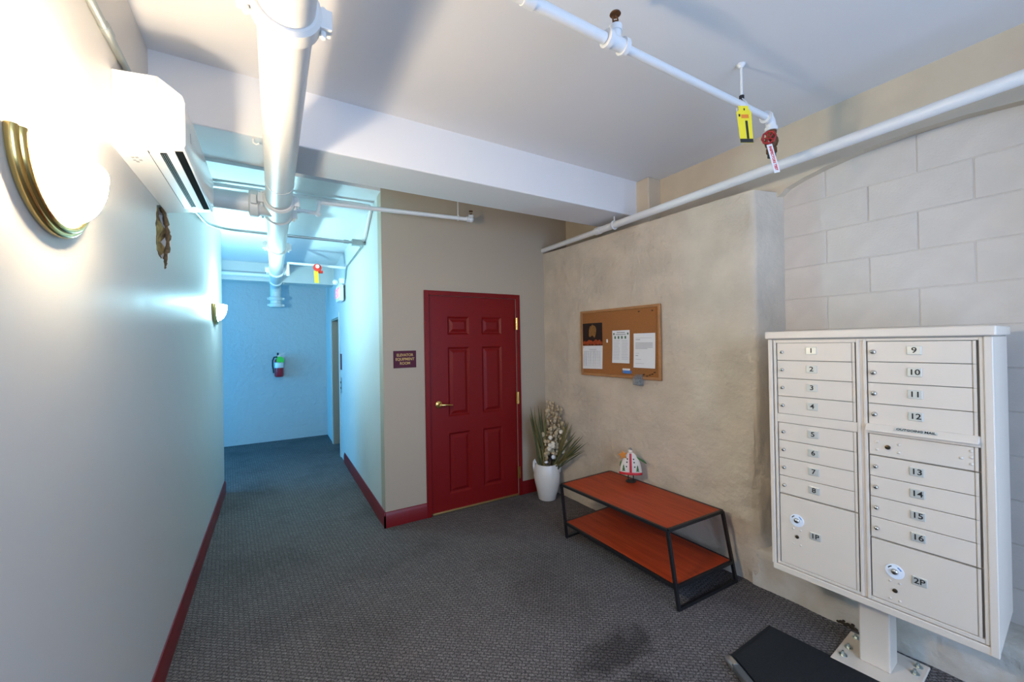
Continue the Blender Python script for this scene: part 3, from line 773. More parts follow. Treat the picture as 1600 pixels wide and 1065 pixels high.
# yellow tag
yt = thing('warning_tag', 'yellow warning tag with black stripes hanging from the sprinkler pipe', 'tag', (1.985, 1.09, 2.74))
tx = Vector((0.80, -0.60, -0.07)).normalized(); ty = Vector((-0.10, 0.03, 1)).normalized()
tz = tx.cross(ty).normalized()
tf = FR(Vector((1.995, 1.085, 2.645)) - Vector((1.985, 1.09, 2.74)), tx, ty)
MB().prism([(-0.030, -0.09), (0.030, -0.09), (0.034, 0.06), (0.024, 0.075), (0.024, 0.09), (-0.022, 0.09), (-0.022, 0.07), (-0.034, 0.06)], -0.0007, 0.0007, 'z').xf(tf).build('tag_card', 'yellow', yt)
for bx_ in ((-0.030, 0.030, -0.089, -0.070), (0.002, 0.013, -0.0695, 0.018), (-0.026, -0.018, 0.038, 0.050), (0.000, 0.006, 0.068, 0.078)):
    MB().box(*bx_, 0.0007, 0.0012).xf(tf).build('tag_print', 'black', yt)
po = MB().box(-0.014, 0.020, 0.030, 0.048, 0.0007, 0.0012).xf(tf).build('tag_print', 'orange', yt)
MB().tube([tf @ Vector((0, 0.088, 0)), Vector((0.0, 0.01, 0.0)), Vector((0.0, 0.035, 0.045))], 0.0015, 6).build('tag_wire', 'white', yt)
# INSPECTORS TEST tag
it = thing('valve_tag', 'white strip tag with red lettering hanging from the red handwheel', 'tag', tuple(wc - wy * 0.029))
tdir = Vector((0.12, -0.17, -0.985)).normalized()          # hanging, slightly swung
nx_ = Vector((0.80, -0.60, 0.02)).normalized()
nx_ = (nx_ - tdir * nx_.dot(tdir)).normalized()
of = FR(tdir * 0.085, tdir, nx_.cross(tdir).cross(tdir) if False else -nx_)
if (of.to_3x3() @ Vector((0, 0, 1))).dot(-Vector((VX, VY, 1.0))) < 0:
    of = FR(tdir * 0.085, tdir, nx_)
MB().box(-0.078, 0.078, -0.014, 0.014, -0.0006, 0.0006).xf(of).build('tag_strip', 'paper', it)
text('INSPECTORS TEST', 0.0165, 'red_bright', 'tag_lettering', it, of @ Matrix.Translation((0, 0, 0.0012)), bold=0.0006)
MB().tube([Vector((0, 0, 0.012)), of @ Vector((-0.076, 0, 0))], 0.0012, 6).build('tag_wire', 'white', it)

# ------------------------------------------------------------------ long pipe on the right wall
rp = thing('wall_pipe', 'long white pipe running along the ledge of the right wall', 'pipe', (2.555, 2.4, 2.605))
MB().tube([(2.557, YD, 2.604), (2.557, 2.72, 2.604)], 0.024, 18).build('pipe_run', 'white_pipe', rp, world=True, smooth=60)
MB().tube([(2.557, 2.72, 2.604), (2.558, 1.5, 2.608), (2.560, -1.58, 2.619)], 0.029, 20).build('pipe_run', 'white_pipe', rp, world=True, smooth=60)
MB().lathe([(0.024, -0.03), (0.033, -0.03), (0.033, 0.03), (0.027, 0.03)], 20, (2.557, 2.72, 2.604), 'y').build('pipe_coupling', 'white_pipe', rp, world=True, smooth=35)
MB().tube([(2.557 + 0.034 * math.cos(2 * PI * k / 24), 2.52, 2.604 + 0.034 * math.sin(2 * PI * k / 24)) for k in range(24)], 0.006, 8, closed=True).cyl((2.557, 2.52, 2.635), (2.557, 2.52, ZBEAM), 0.006, 8).build('pipe_hanger', 'white_pipe', rp, world=True, smooth=40)

# ------------------------------------------------------------------ sprinkler branch over the red door
db = thing('sprinkler_branch', 'white sprinkler branch pipe crossing above the red door', 'pipe', (0.9, 3.5, 2.75))
pth = [(PX + 0.05, 3.55, 2.672), (0.315, 3.55, 2.662)]
MB().tube(pth, 0.017, 14).build('pipe_run', 'white_pipe', db, world=True, smooth=60)
MB().tube([(0.322, 3.55, 2.655), (0.330, 3.548, 2.752)], 0.017, 14).build('pipe_riser', 'white_pipe', db, world=True, smooth=60)
MB().tube([(0.330, 3.548, 2.752), (1.585, 3.40, 2.756)], 0.0185, 16).build('pipe_run', 'white_pipe', db, world=True, smooth=60)
MB().sphere((0.322, 3.55, 2.660), 0.025).build('pipe_elbow', 'white_pipe', db, world=True, smooth=60)
MB().sphere((0.330, 3.548, 2.752), 0.026).build('pipe_elbow', 'white_pipe', db, world=True, smooth=60)
MB().tube([(0.15, 3.55, 2.669), (0.20, 3.55, 2.667)], 0.024, 14).cyl((0.175, 3.55, 2.668), (0.175, 3.55, 2.715), 0.015, 12).build('pipe_tee', 'white_pipe', db, world=True, smooth=40)
MB().cyl((0.175, 3.55, 2.715), (0.175, 3.55, 2.735), 0.010, 10).lathe([(0.018, 0), (0.018, 0.004)], 12, (0.175, 3.55, 2.742), 'z').build('sprinkler_head', 'white_pipe', db, world=True, smooth=40)
e2 = MB().sphere((1.60, 3.398, 2.757), 0.028, 14, 10).lathe([(0.018, -0.012), (0.025, -0.012), (0.025, 0.012), (0.018, 0.012)], 16, (1.572, 3.40, 2.756), 'x').lathe([(0.018, 0.0), (0.024, 0.0), (0.024, 0.02), (0.018, 0.022)], 16, (1.603, 3.398, 2.775), 'z')
e2.build('pipe_elbow', 'white_pipe', db, world=True, smooth=50)
MB().cyl((1.603, 3.398, 2.797), (1.603, 3.398, 2.81), 0.010, 10).box(1.592, 1.595, 3.395, 3.401, 2.81, 2.832).box(1.611, 1.614, 3.395, 3.401, 2.81, 2.832).lathe([(0.019, 0), (0.019, 0.004)], 14, (1.603, 3.398, 2.832), 'z').build('sprinkler_head', 'rust', db, world=True, smooth=40)
MB().cyl((1.478, 3.412, 2.775), (1.478, 3.412, ZC), 0.005, 8).tube([(1.478, 3.412 + 0.023 * math.cos(2 * PI * k / 20), 2.757 + 0.023 * math.sin(2 * PI * k / 20)) for k in range(20)], 0.004, 8, closed=True).build('pipe_hanger', 'white_pipe', db, world=True, smooth=40)

# ------------------------------------------------------------------ hall conduits, pipes and devices
conduit('electrical_conduit', 'grey conduit crossing the hall to a junction box on the hall wall',
        [(XL + 0.02, 2.95, 2.50), (XL + 0.02, 3.85, 2.60)] + [(XL + 0.02 + 0.25 * (1 - math.cos(PI / 2 * k / 8)), 4.05 + 0.25 * math.sin(PI / 2 * k / 8), 2.625 + 0.015 * k / 8) for k in range(9)] + [(0.70, 4.30, 2.643)], 0.0135,
        [((0.62, 4.30, 2.643), (0.665, 4.30, 2.643), 0.019)])
jb = thing('junction_box', 'grey junction box high on the hall wall where conduits meet', 'electrical box', (0.79, 4.28, 2.645))
MB().box(0.695, 0.800, 4.265, 4.335, 2.615, 2.672).cyl((0.80, 4.30, 2.645), (0.826, 4.30, 2.645), 0.02, 10).build('box_body', 'cond', jb, world=True, bevel=0.006)
conduit('electrical_conduit', 'thin conduit crossing the hall ceiling and dropping to the junction box',
        [(XL, 3.96, 2.905), (0.70, 3.90, 2.905), (0.790, 3.90, 2.90), (0.808, 3.905, 2.88), (0.808, 4.20, 2.69), (0.80, 4.29, 2.665)], 0.017, m='white_pipe')
conduit('electrical_conduit', 'thin conduit from the junction box along the hall wall towards the exit sign',
        [(0.77, 4.33, 2.63), (0.806, 4.42, 2.63), (0.812, 5.40, 2.60), (0.812, 5.47, 2.56), (0.812, 5.55, 2.46)], 0.009)
hp = thing('hall_sprinkler_pipe', 'white pipe crossing the hall below the ceiling with a red test valve', 'pipe', (0.5, 5.5, 2.605))
MB().tube([(PX + 0.12, 5.5, 2.45), (PX + 0.12, 5.5, 2.605), (XH, 5.5, 2.598)], 0.018, 14).build('pipe_run', 'white_pipe', hp, world=True, smooth=60)
MB().cyl((0.476, 5.46, 2.595), (0.476, 5.46, 2.525), 0.026, 14).build('valve_body', 'red_bright', hp, world=True, smooth=40)
MB().lathe([(0.045, -0.01), (0.048, 0), (0.045, 0.01), (0.02, 0.016)], 20, (0.476, 5.425, 2.56), 'y').box(0.45, 0.54, 5.44, 5.48, 2.50, 2.53).build('valve_handle', 'red_bright', hp, world=True, smooth=40)
MB().lathe([(0.022, -0.014), (0.022, 0.0)], 16, (0.476, 5.415, 2.572), 'y').build('gauge', 'white', hp, world=True, smooth=40)
tag(MB().hexa([(0.445, 5.43, 2.375), (0.492, 5.43, 2.37), (0.492, 5.433, 2.37), (0.445, 5.433, 2.375)], [(0.438, 5.43, 2.52), (0.486, 5.43, 2.52), (0.486, 5.433, 2.52), (0.438, 5.433, 2.52)])
    .build('inspection_tag', 'yellow'), 'yellow tag hanging from the red valve in the hall', 'tag')
tag(MB().tube([(-3.0, 6.70, 2.62), (-0.032, 6.70, 2.62)], 0.03, 14).build('cross_pipe', 'white_pipe', smooth=60), 'white pipe running across the bulkhead at the far end of the hall', 'pipe')
# exit sign
ex = thing('exit_sign', 'white exit sign with glowing red letters high on the hall wall', 'exit sign', (0.80, 5.72, 2.20))
MB().box(0.745, 0.80, 5.62, 5.93, 2.19, 2.40).build('sign_case', 'white', ex, world=True, bevel=0.006)
MB().box(0.765, XH, 5.70, 5.84, 2.40, 2.44).build('sign_mount', 'white', ex, world=True, bevel=0.004)
text('EXIT', 0.17, 'exit_face', 'exit_lettering', ex, FR((-0.0565, 0.055, 0.095), (0, -1, 0), (0, 0, 1)), bold=0.004)
for yy in (5.56, 5.60):
    pass
eh = MB().box(0.74, 0.80, 5.56, 5.62, 2.405, 2.47).build('emergency_lamp_box', 'white', ex, world=True, bevel=0.006)
MB().lathe([(0.034, 0), (0.03, -0.03), (0.012, -0.05)], 16, (0.70, 5.60, 2.42), 'y').build('emergency_lamp', 'white', ex, world=True, smooth=40)
# elevator plates
ep = thing('elevator_sign', 'small dark sign beside the elevator opening', 'sign', (XH, EL0 - 0.14, 1.37))
MB().box(XH - 0.006, XH, EL0 - 0.22, EL0 - 0.09, 1.26, 1.485).build('sign_plate', 'sign', ep, world=True, bevel=0.002)
ec = thing('elevator_call_plate', 'narrow steel elevator call plate below the small dark sign', 'call panel', (XH, EL0 - 0.13, 1.04))
MB().box(XH - 0.006, XH, EL0 - 0.19, EL0 - 0.09, 0.93, 1.15).build('face_plate', 'cond', ec, world=True, bevel=0.002)
for z in (1.08, 1.0):
    MB().lathe([(0.018, 0), (0.016, -0.006)], 14, (XH - 0.006, EL0 - 0.14, z), 'x').build('call_button', 'black', ec, world=True)
# fire extinguisher
fe = thing('fire_extinguisher', 'red fire extinguisher with green tag hung on the far hall wall', 'fire extinguisher', (0.08, YF - 0.09, 1.09))
MB().lathe([(0.050, 0.0), (0.062, 0.008), (0.066, 0.02), (0.066, 0.255), (0.058, 0.285), (0.030, 0.312), (0.022, 0.33)], 22, (0.08, YF - 0.085, 1.09), 'z').build('cylinder', 'ext_red', fe, world=True, smooth=45)
MB().lathe([(0.0665, 0.155), (0.0672, 0.156), (0.0672, 0.245), (0.0665, 0.246)], 22, (0.08, YF - 0.085, 1.09), 'z').build('instruction_label', 'white', fe, world=True, smooth=45)
MB().box(0.06, 0.10, YF - 0.105, YF - 0.065, 1.415, 1.455).bar((0.07, YF - 0.085, 1.455), (0.17, YF - 0.09, 1.49), 0.022, 0.008).bar((0.08, YF - 0.085, 1.43), (0.17, YF - 0.09, 1.425), 0.022, 0.008).build('valve_handle', 'cond', fe, world=True)
MB().cyl((0.065, YF - 0.085, 1.45), (0.065, YF - 0.085, 1.50), 0.014, 10).build('valve_top', 'black', fe, world=True)
MB().tube([(0.06, YF - 0.09, 1.43), (0.01, YF - 0.095, 1.425), (-0.012, YF - 0.10, 1.37), (-0.014, YF - 0.10, 1.28), (-0.002, YF - 0.10, 1.20), (0.0, YF - 0.10, 1.16)], 0.011, 10).build('hose', 'black', fe, world=True, smooth=60)
gt = MB().prism([(0.04, 1.36), (0.07, 1.33), (0.10, 1.345), (0.145, 1.33), (0.158, 1.38), (0.13, 1.43), (0.06, 1.435)], YF - 0.165, YF - 0.158, 'y')
gt.build('green_tag', 'ext_green', fe, world=True)
MB().box(0.05, 0.11, YF - 0.03, YF, 1.12, 1.42).build('wall_bracket', 'black', fe, world=True)

# ------------------------------------------------------------------ mailbox unit
MBX_ANG = math.atan2(-1.0, 0.0687)
mbx = thing('mailbox_unit', 'almond cluster mailbox unit on a square pedestal in front of the block wall', 'mailbox', (2.281, 1.1444, 0.0), MBX_ANG)
W_, DP_, Z0, Z1 = 0.777, 0.445, 0.372, 1.590
# shell: back box, and front frame (stiles, rails, mullion)
MB().box(0, W_, 0.022, DP_, Z0 + 0.006, Z1).build('cabinet_shell', 'mail', mbx, bevel=0.003)
MB().box(0, 0.020, 0, 0.03, Z0 + 0.03, Z1).build('corner_post', 'mail', mbx, bevel=0.003)
MB().box(W_ - 0.024, W_, 0, 0.03, Z0 + 0.0, Z1).build('corner_post', 'mail', mbx, bevel=0.003)
MB().box(0.004, W_ - 0.004, 0.002, 0.03, Z0, 0.404).build('bottom_rail', 'mail', mbx, bevel=0.003)
MB().box(0.022, W_ - 0.026, 0.006, 0.03, Z1 - 0.012, Z1).build('top_rail', 'mail', mbx, bevel=0.002)
# each hinged master panel: frame strips
def master(u0, u1, v0, v1, cuts):
    d0 = 0.004
    MB().box(u0, u0 + 0.012, d0, 0.026, v0, v1).build('panel_stile', 'mail', mbx, bevel=0.002)
    MB().box(u1 - 0.012, u1, d0, 0.026, v0, v1).build('panel_stile', 'mail', mbx, bevel=0.002)
    for a, b in cuts: MB().box(u0 + 0.012, u1 - 0.012, d0 + 0.001, 0.026, a, b).build('panel_rail', 'mail', mbx, bevel=0.0015)
L0, L1, R0, R1 = 0.0405, 0.3655, 0.4085, 0.7355
LT = [1.572, 1.4805, 1.3875, 1.2945, 1.202]; LB_ = [1.156, 1.0635, 0.9705, 0.878, 0.785]
RT = [1.576, 1.484, 1.390, 1.297, 1.204]; RB = [1.063, 0.971, 0.879, 0.787, 0.695]
MB().box(0.380, 0.394, 0.010, 0.026, 0.408, 1.588).build('center_mullion', 'mail', mbx)
master(L0 - 0.0155, L1 + 0.0155, 0.408, 1.586, [(1.572, 1.586), (1.157, 1.202), (0.408, 0.421)])
master(R0 - 0.0155, R1 + 0.0175, 0.408, 1.588, [(1.577, 1.588), (1.161, 1.2035), (0.408, 0.425)])
def plate_text(u, v, s_, parent):
    MB().box(u - 0.0225, u + 0.0225, 0.0015, 0.006, v - 0.0185, v + 0.0185).build('number_plate', 'plate', parent, bevel=0.002)
    text(s_, 0.033, 'black', 'number', parent, FR((u, 0.0012, v), (1, 0, 0), (0, 0, 1)), bold=0.0005, sx=1.08)
def lock(u, v, parent, r=0.0085):
    MB().lathe([(r * 1.05, 0.006), (r * 1.05, 0.000), (r * 0.8, -0.006), (r * 0.55, -0.008)], 16, (u, 0, v), 'y').build('lock', 'chrome', parent, smooth=45)
    MB().box(u - 0.0012, u + 0.0012, -0.0085, -0.0075, v - 0.004, v + 0.004).build('keyway', 'lockdark', parent)
def mail_door(u0, u1, v0, v1, num, lu, pu):
    g_ = 0.0015
    MB().box(u0 - 0.004, u1 + 0.004, 0.0175, 0.021, v0, v1).build('door_gap', 'mail_gap', mbx)
    d_ = MB().box(u0 + g_, u1 - 0.014, 0.006, 0.018, v0 + g_, v1 - g_).build('mailbox_door', 'mail', mbx, bevel=0.0012)
    MB().box(u1 - 0.0140, u1 - 0.0105, 0.0085, 0.018, v0 + g_, v1 - g_).build('hinge_edge', 'mail_edge', d_)
    MB().box(u1 - 0.0100, u1 - g_, 0.006, 0.018, v0 + g_ * 0.5, v1 - g_ * 0.5).build('hinge_strip', 'mail', d_)
    vc = (v0 + v1) / 2
    return d_, vc
for k in range(4):
    for T, n0 in ((LT, 1), (LB_, 5)):
        d_, vc = mail_door(L0, L1, T[k + 1], T[k], n0 + k, 0, 0)
        lock(0.0645, vc - 0.002, d_); plate_text(0.1950, vc + 0.006, str(n0 + k), d_)
    for T, n0 in ((RT, 9), (RB, 13)):
        d_, vc = mail_door(R0, R1, T[k + 1], T[k], n0 + k, 0, 0)
        lock(0.4298, vc - 0.0015, d_, 0.0105 if n0 == 9 else 0.0088); plate_text(0.5625, vc + 0.006, str(n0 + k), d_)
def parcel(u0, u1, v0, v1, s_, lu, lv, pu, pv):
    d_, vc = mail_door(u0, u1, v0, v1, s_, 0, 0)
    MB().lathe([(0.031, 0.006), (0.031, 0.0035)], 28, (lu, 0, lv), 'y').build('key_sticker', 'key_white', d_, smooth=40)
    for a0 in (25, 115):
        pts = []
        aa = [math.radians(a0 + 40 * t / 6) for t in range(7)]
        pts = [(lu + 0.025 * math.cos(a), lv + 0.025 * math.sin(a)) for a in aa] + [(lu + 0.021 * math.cos(a), lv + 0.021 * math.sin(a)) for a in reversed(aa)]
        MB().prism(pts, 0.0028, 0.0036, 'y').build('sticker_print', 'blue' if a0 == 25 else 'black', d_)
    lock(lu, lv, d_, 0.0125)
    MB().lathe([(0.0085, 0.006), (0.0085, 0.002), (0.006, 0.0005)], 14, (lu - 0.0002, 0, lv - 0.0835), 'y').build('key_barrel', 'lockdark', d_, smooth=40)
    for du, dv in ((-0.016, -0.047), (0.016, -0.047), (-0.017, -0.123), (0.015, -0.123)):
        MB().sphere((lu + du, 0.005, lv + dv), 0.005, 10, 6, (1, 0.5, 1)).build('rivet', 'mail', d_, smooth=60)
    MB().lathe([(0.010, 0.006), (0.010, 0.0052)], 16, (lu - 0.052, 0, lv + 0.004), 'y').build('knockout', 'mail', d_)
    MB().box(pu - 0.0228, pu + 0.0228, 0.0015, 0.006, pv - 0.0185, pv + 0.0185).build('number_plate', 'plate', d_, bevel=0.002)
    text(s_, 0.033, 'black', 'number', d_, FR((pu, 0.0012, pv), (1, 0, 0), (0, 0, 1)), bold=0.0005, sx=1.05)
parcel(L0, L1, 0.4215, 0.780, '1P', 0.1174, 0.662, 0.1955, 0.609)
parcel(R0, R1, 0.4265, 0.690, '2P', 0.4862, 0.570, 0.5635, 0.5625)
# outgoing mail lip and its locked panel
lip = MB().prism([(0.006, 1.206), (-0.019, 1.182), (-0.021, 1.177), (0.006, 1.177)], 0.4015, 0.7375, 'x').build('mail_slot_lip', 'mail', mbx, bevel=0.001)
lf = FR((0.563, -0.0075, 1.1949), (1, 0, 0), (0, 0.025, 0.024))
MB().box(-0.064, 0.064, -0.0075, 0.0075, 0, 0.0010).xf(lf).build('slot_label', 'plate', lip)
text('OUTGOING MAIL', 0.0150, 'black', 'slot_lettering', lip, lf @ Matrix.Translation((0, 0, 0.0013)), bold=0.0003)
pn, vc = mail_door(R0, R1, 1.0665, 1.1605, '', 0, 0)
MB().lathe([(0.0095, 0.006), (0.0095, 0.002), (0.006, 0.0005)], 16, (0.4722, 0, 1.109), 'y').build('key_barrel', 'lockdark', pn, smooth=40)
for u, v in ((0.437, 1.126), (0.5086, 1.127), (0.4365, 1.092), (0.508, 1.092), (0.716, 1.143), (0.716, 1.119), (0.716, 1.092), (0.689, 1.111)):
    MB().sphere((u, 0.005, v), 0.006, 10, 6, (1, 0.5, 1)).build('rivet', 'mail', pn, smooth=60)
# cap
MB().box(-0.010, W_ + 0.010, -0.012, DP_ + 0.008, Z1 + 0.004, Z1 + 0.042).build('cap', 'mail', mbx, bevel=0.006, segs=3)
MB().box(0.004, W_ - 0.004, 0.004, DP_, Z1 - 0.002, Z1 + 0.008).build('cap_gap', 'mail_gap', mbx)
# pedestal and base plate
ped = MB().box(0.318, 0.433, 0.155, 0.270, 0.012, Z0 + 0.01).build('pedestal', 'mail', mbx, bevel=0.006)
MB().box(0.228, 0.530, 0.062, 0.364, 0.0, 0.012).build('base_plate', 'mail', mbx, bevel=0.004)
for u, w in ((0.262, 0.125), (0.262, 0.205), (0.262, 0.32), (0.496, 0.10), (0.496, 0.255), (0.496, 0.32)):
    MB().lathe([(0.017, 0.012), (0.017, 0.015)], 14, (u, w, 0), 'z').lathe([(0.010, 0.015), (0.010, 0.024)], 6, (u, w, 0), 'z').cyl((u, w, 0.02), (u, w, 0.034), 0.0055, 8).build('anchor_bolt', 'zinc', mbx, smooth=30)

# ------------------------------------------------------------------ bulletin board (local x: right in view, local y: into the wall)
ANG = math.atan2(-1.0, 0.0557)
h_ = math.hypot(1, AR)
bo = (rwx(3.007) - 0.004, 3.007, 1.277)
tb = thing('bulletin_board', 'oak-framed cork bulletin board on the plaster wall', 'bulletin board', bo, ANG)
BW, BH = 0.894, 0.611
MB().box(0.012, BW - 0.012, -0.012, 0.0, 0.012, BH - 0.012).build('cork_panel', 'cork', tb)
MB().box(0, BW, -0.022, 0, 0, 0.022).build('frame_rail', 'oak', tb, bevel=0.003)
MB().box(0, BW, -0.022, 0, BH - 0.022, BH).build('frame_rail', 'oak', tb, bevel=0.003)
MB().box(0, 0.022, -0.022, 0, 0.022, BH - 0.022).build('frame_stile', 'oak', tb, bevel=0.003)
MB().box(BW - 0.022, BW, -0.022, 0, 0.022, BH - 0.022).build('frame_stile', 'oak', tb, bevel=0.003)
Zb = 1.277
def onboard(name, label, cat, s, z, grp=None):
    c, sn = math.cos(ANG), math.sin(ANG)
    y = -0.0125
    return thing(name, label, cat, (bo[0] + c * s - sn * y, bo[1] + sn * s + c * y, z), ANG, grp)
# wall calendar: picture page over month page
cal = onboard('wall_calendar', 'wall calendar with a dark autumn picture at the left of the board', 'calendar', 0.15, 1.34)
MB().add([(-0.125, -0.001, 0.222), (0.125, -0.001, 0.222), (0.125, -0.001, 0.430), (-0.125, -0.001, 0.430), (-0.125, 0, 0.222), (0.125, 0, 0.222), (0.125, 0, 0.43), (-0.125, 0, 0.43)],
         [(0, 1, 2, 3), (7, 6, 5, 4), (0, 4, 5, 1), (1, 5, 6, 2), (2, 6, 7, 3), (3, 7, 4, 0)]).build('picture_page', 'cal_dark', cal)
pc = [(-0.045, 0.305), (-0.03, 0.30), (0.0, 0.315), (0.03, 0.29), (0.045, 0.33), (0.05, 0.375), (0.035, 0.402), (0.012, 0.408), (0.0, 0.42), (-0.008, 0.405), (-0.03, 0.40), (-0.045, 0.36)]
MB().prism(pc, -0.0016, -0.001, 'y').build('picture_print', 'cal_tan', cal)
po = MB()
for k, (x, z, r) in enumerate(((-0.105, 0.245, 0.022), (-0.065, 0.242, 0.024), (-0.022, 0.248, 0.026), (0.025, 0.243, 0.025), (0.068, 0.246, 0.024), (0.106, 0.242, 0.02), (-0.045, 0.262, 0.015), (0.045, 0.262, 0.018), (0.09, 0.262, 0.014))):
    po.prism([(max(-0.124, min(0.124, x + r * math.cos(2 * PI * j / 14))), max(0.224, z + 0.8 * r * math.sin(2 * PI * j / 14))) for j in range(14)], -0.0016 - 0.0001 * k, -0.0011, 'y')
po.build('picture_print', 'cal_orange', cal)
MB().add([(-0.132, -0.006, -0.002), (0.125, -0.008, 0.004), (0.127, -0.001, 0.218), (-0.130, -0.001, 0.216)], [(0, 1, 2, 3)]).add([(-0.132, -0.0052, -0.002), (0.125, -0.0072, 0.004), (0.127, -0.0002, 0.218), (-0.130, -0.0002, 0.216)], [(3, 2, 1, 0)]).build('month_page', 'paper', cal)
gp = MB()
for k in range(8): gp.box(-0.105 + k * 0.029, -0.1035 + k * 0.029, -0.0082, -0.0012, 0.025, 0.165)
for k in range(6): gp.box(-0.105, 0.098, -0.0082, -0.0012, 0.025 + k * 0.028, 0.0262 + k * 0.028)
gp.box(-0.04, 0.05, -0.0045, -0.0012, 0.178, 0.186).box(-0.126, -0.108, -0.003, -0.0012, 0.198, 0.209)
gp.build('month_grid', 'ink_light', cal)
# two notices
def sheet(name, label, s, z, w, h, lines, curl=0.01):
    t = onboard(name, label, 'paper', s, z)
    mb = MB(); n = 6; vs = []
    for sd in (0, 0.0006):
        for j in range(n + 1):
            zz = h * j / n; yy = -0.002 - curl * (1 - j / n) ** 2
            vs += [(-w / 2, yy + sd, zz), (w / 2, yy + sd, zz)]
    fs = []
    for o_ in (0, 2 * (n + 1)):
        fs += [(o_ + 2 * j, o_ + 2 * j + 1, o_ + 2 * j + 3, o_ + 2 * j + 2) for j in range(n)]
    mb.add(vs, fs); mb.build('paper_sheet', 'paper', t)
    for (x0, x1, z0, z1, m) in lines:
        zc = (z0 + z1) / 2; yy = -0.0028 - curl * (1 - zc / h) ** 2
        MB().box(x0, x1, yy - 0.0006, yy, z0, z1).build('printed_line', m, t)
    MB().sphere((0, -0.007, h - 0.012), 0.005, 10, 6).build('push_pin', 'white', t, smooth=60)
    return t
ln = [(-0.045, 0.045, 0.262, 0.270, 'ink'), (-0.055, 0.055, 0.246, 0.253, 'ink')]
for k in range(4): ln.append((-0.072 + k * 0.038, -0.055 + k * 0.038, 0.212, 0.235, 'ink_green'))
ln += [(-0.085, -0.070, 0.246, 0.264, 'ink_green'), (0.070, 0.085, 0.246, 0.264, 'ink_green')]
for k in range(13):
    z = 0.195 - k * 0.0135
    ln.append((-0.085, -0.085 + 0.06 + 0.02 * random.random(), z, z + 0.004, 'ink_light'))
    ln.append((0.012, 0.012 + 0.05 + 0.02 * random.random(), z, z + 0.004, 'ink_light'))
sheet('posted_notice', 'white notice in two columns with green symbols, middle of the board', 0.493, 1.405, 0.192, 0.285, ln)
ln = [(-0.085, 0.075, 0.246, 0.249, 'ink_light'), (-0.085, -0.04, 0.232, 0.237, 'ink')]
for k in range(6): ln.append((-0.088, 0.082 - (0.05 if k == 5 else 0), 0.205 - k * 0.0095, 0.209 - k * 0.0095, 'ink'))
ln += [(-0.085, -0.05, 0.118, 0.122, 'ink_light'), (-0.085, -0.06, 0.098, 0.104, 'ink'), (-0.085, -0.03, 0.068, 0.072, 'ink_light'), (-0.085, 0.0, 0.034, 0.038, 'ink_light')]
sheet('posted_letter', 'white typed letter at the right of the board', 0.737, 1.372, 0.213, 0.286, ln)
# small things pinned to the board
bc = onboard('blue_clip', 'small blue and white plastic clip near the bottom of the board', 'clip', 0.558, 1.318)
MB().box(-0.040, 0.042, -0.018, 0, 0.0, 0.026).build('clip_body', 'blue', bc, bevel=0.004)
MB().box(-0.046, 0.030, -0.014, 0, 0.026, 0.042).build('clip_top', 'white', bc, bevel=0.004)
pbx = onboard('push_pin_box', 'small clear box of push pins hanging on the lower board edge', 'box', 0.684, 1.232)
MB().box(-0.038, 0.038, -0.038, -0.012, 0.0, 0.004).box(-0.038, 0.038, -0.040, -0.038, 0.0, 0.07).box(-0.040, -0.038, -0.04, -0.012, 0, 0.07).box(0.038, 0.040, -0.04, -0.012, 0, 0.07).box(-0.038, 0.038, -0.0125, -0.0105, 0, 0.085).build('box_body', 'clear', pbx)
pins = MB()
for k in range(9): pins.sphere((-0.028 + 0.056 * random.random(), -0.025, 0.008 + 0.02 * random.random()), 0.006, 8, 5)
pins.build('loose_pins', 'pale_green', pbx, smooth=60)
for i, (s, z) in enumerate(((0.729, 1.318), (0.761, 1.308), (0.787, 1.316), (0.812, 1.326), (0.833, 1.341), (0.69, 1.84), (0.822, 1.839))):
    pp = onboard('push_pin', ('dark push pin low on the cork, %s of five' % ('leftmost', 'second from left', 'middle one', 'second from right', 'rightmost')[i]) if i < 5 else ('dark push pin near the top edge of the board, %s' % ('left of two' if i == 5 else 'right of two')), 'push pin', s, z, 'dark push pins on the cork')
    MB().lathe([(0.005, 0.0), (0.003, -0.003), (0.0025, -0.008), (0.0045, -0.010), (0.0045, -0.012)], 10, (0, 0, 0), 'y').build('pin_head', 'lockdark', pp, smooth=40)
wp = onboard('paper_scrap', 'tiny white paper strip pinned right of the calendar', 'paper', 0.333, 1.585)
MB().box(-0.008, 0.008, -0.002, 0, 0, 0.03).build('strip', 'white', wp)

# ------------------------------------------------------------------ low table
TZ, SZT = 0.455, 0.135
Tt = {'fl': (1.985, 2.591), 'fr': (2.036, 1.616), 'br': (2.570, 1.600), 'bl': (2.541, 2.609)}
Tf = {'fl': (2.040, 2.640 - 0.04), 'fr': (2.036, 1.544), 'br': (2.594, 1.528), 'bl': (2.575, 2.625)}
tbl = thing('low_table', 'two-tier cherry wood table with slanted black steel frame', 'table', (2.29, 2.09, 0))
def lerp(a, b, t): return a + (b - a) * t
def legpt(k, z):
    t = z / TZ; return (lerp(Tf[k][0], Tt[k][0], t), lerp(Tf[k][1], Tt[k][1], t), z)
def quad(z, th, inset):
    c = [legpt(k, z) for k in ('fl', 'fr', 'br', 'bl')]
    cx = sum(p[0] for p in c) / 4; cy = sum(p[1] for p in c) / 4
    q = [(p[0] + (inset if p[0] < cx else -inset), p[1] + (inset if p[1] < cy else -inset)) for p in c]
    return [(x, y, z - th) for x, y in q], [(x, y, z) for x, y in q]
b, t = quad(TZ - 0.001, 0.016, 0.009); MB().hexa(b, t).build('table_top', 'wood', tbl, world=True)
b, t = quad(SZT + 0.001, 0.016, 0.006); MB().hexa(b, t).build('shelf', 'wood', tbl, world=True)
ks = ('fl', 'fr', 'br', 'bl')
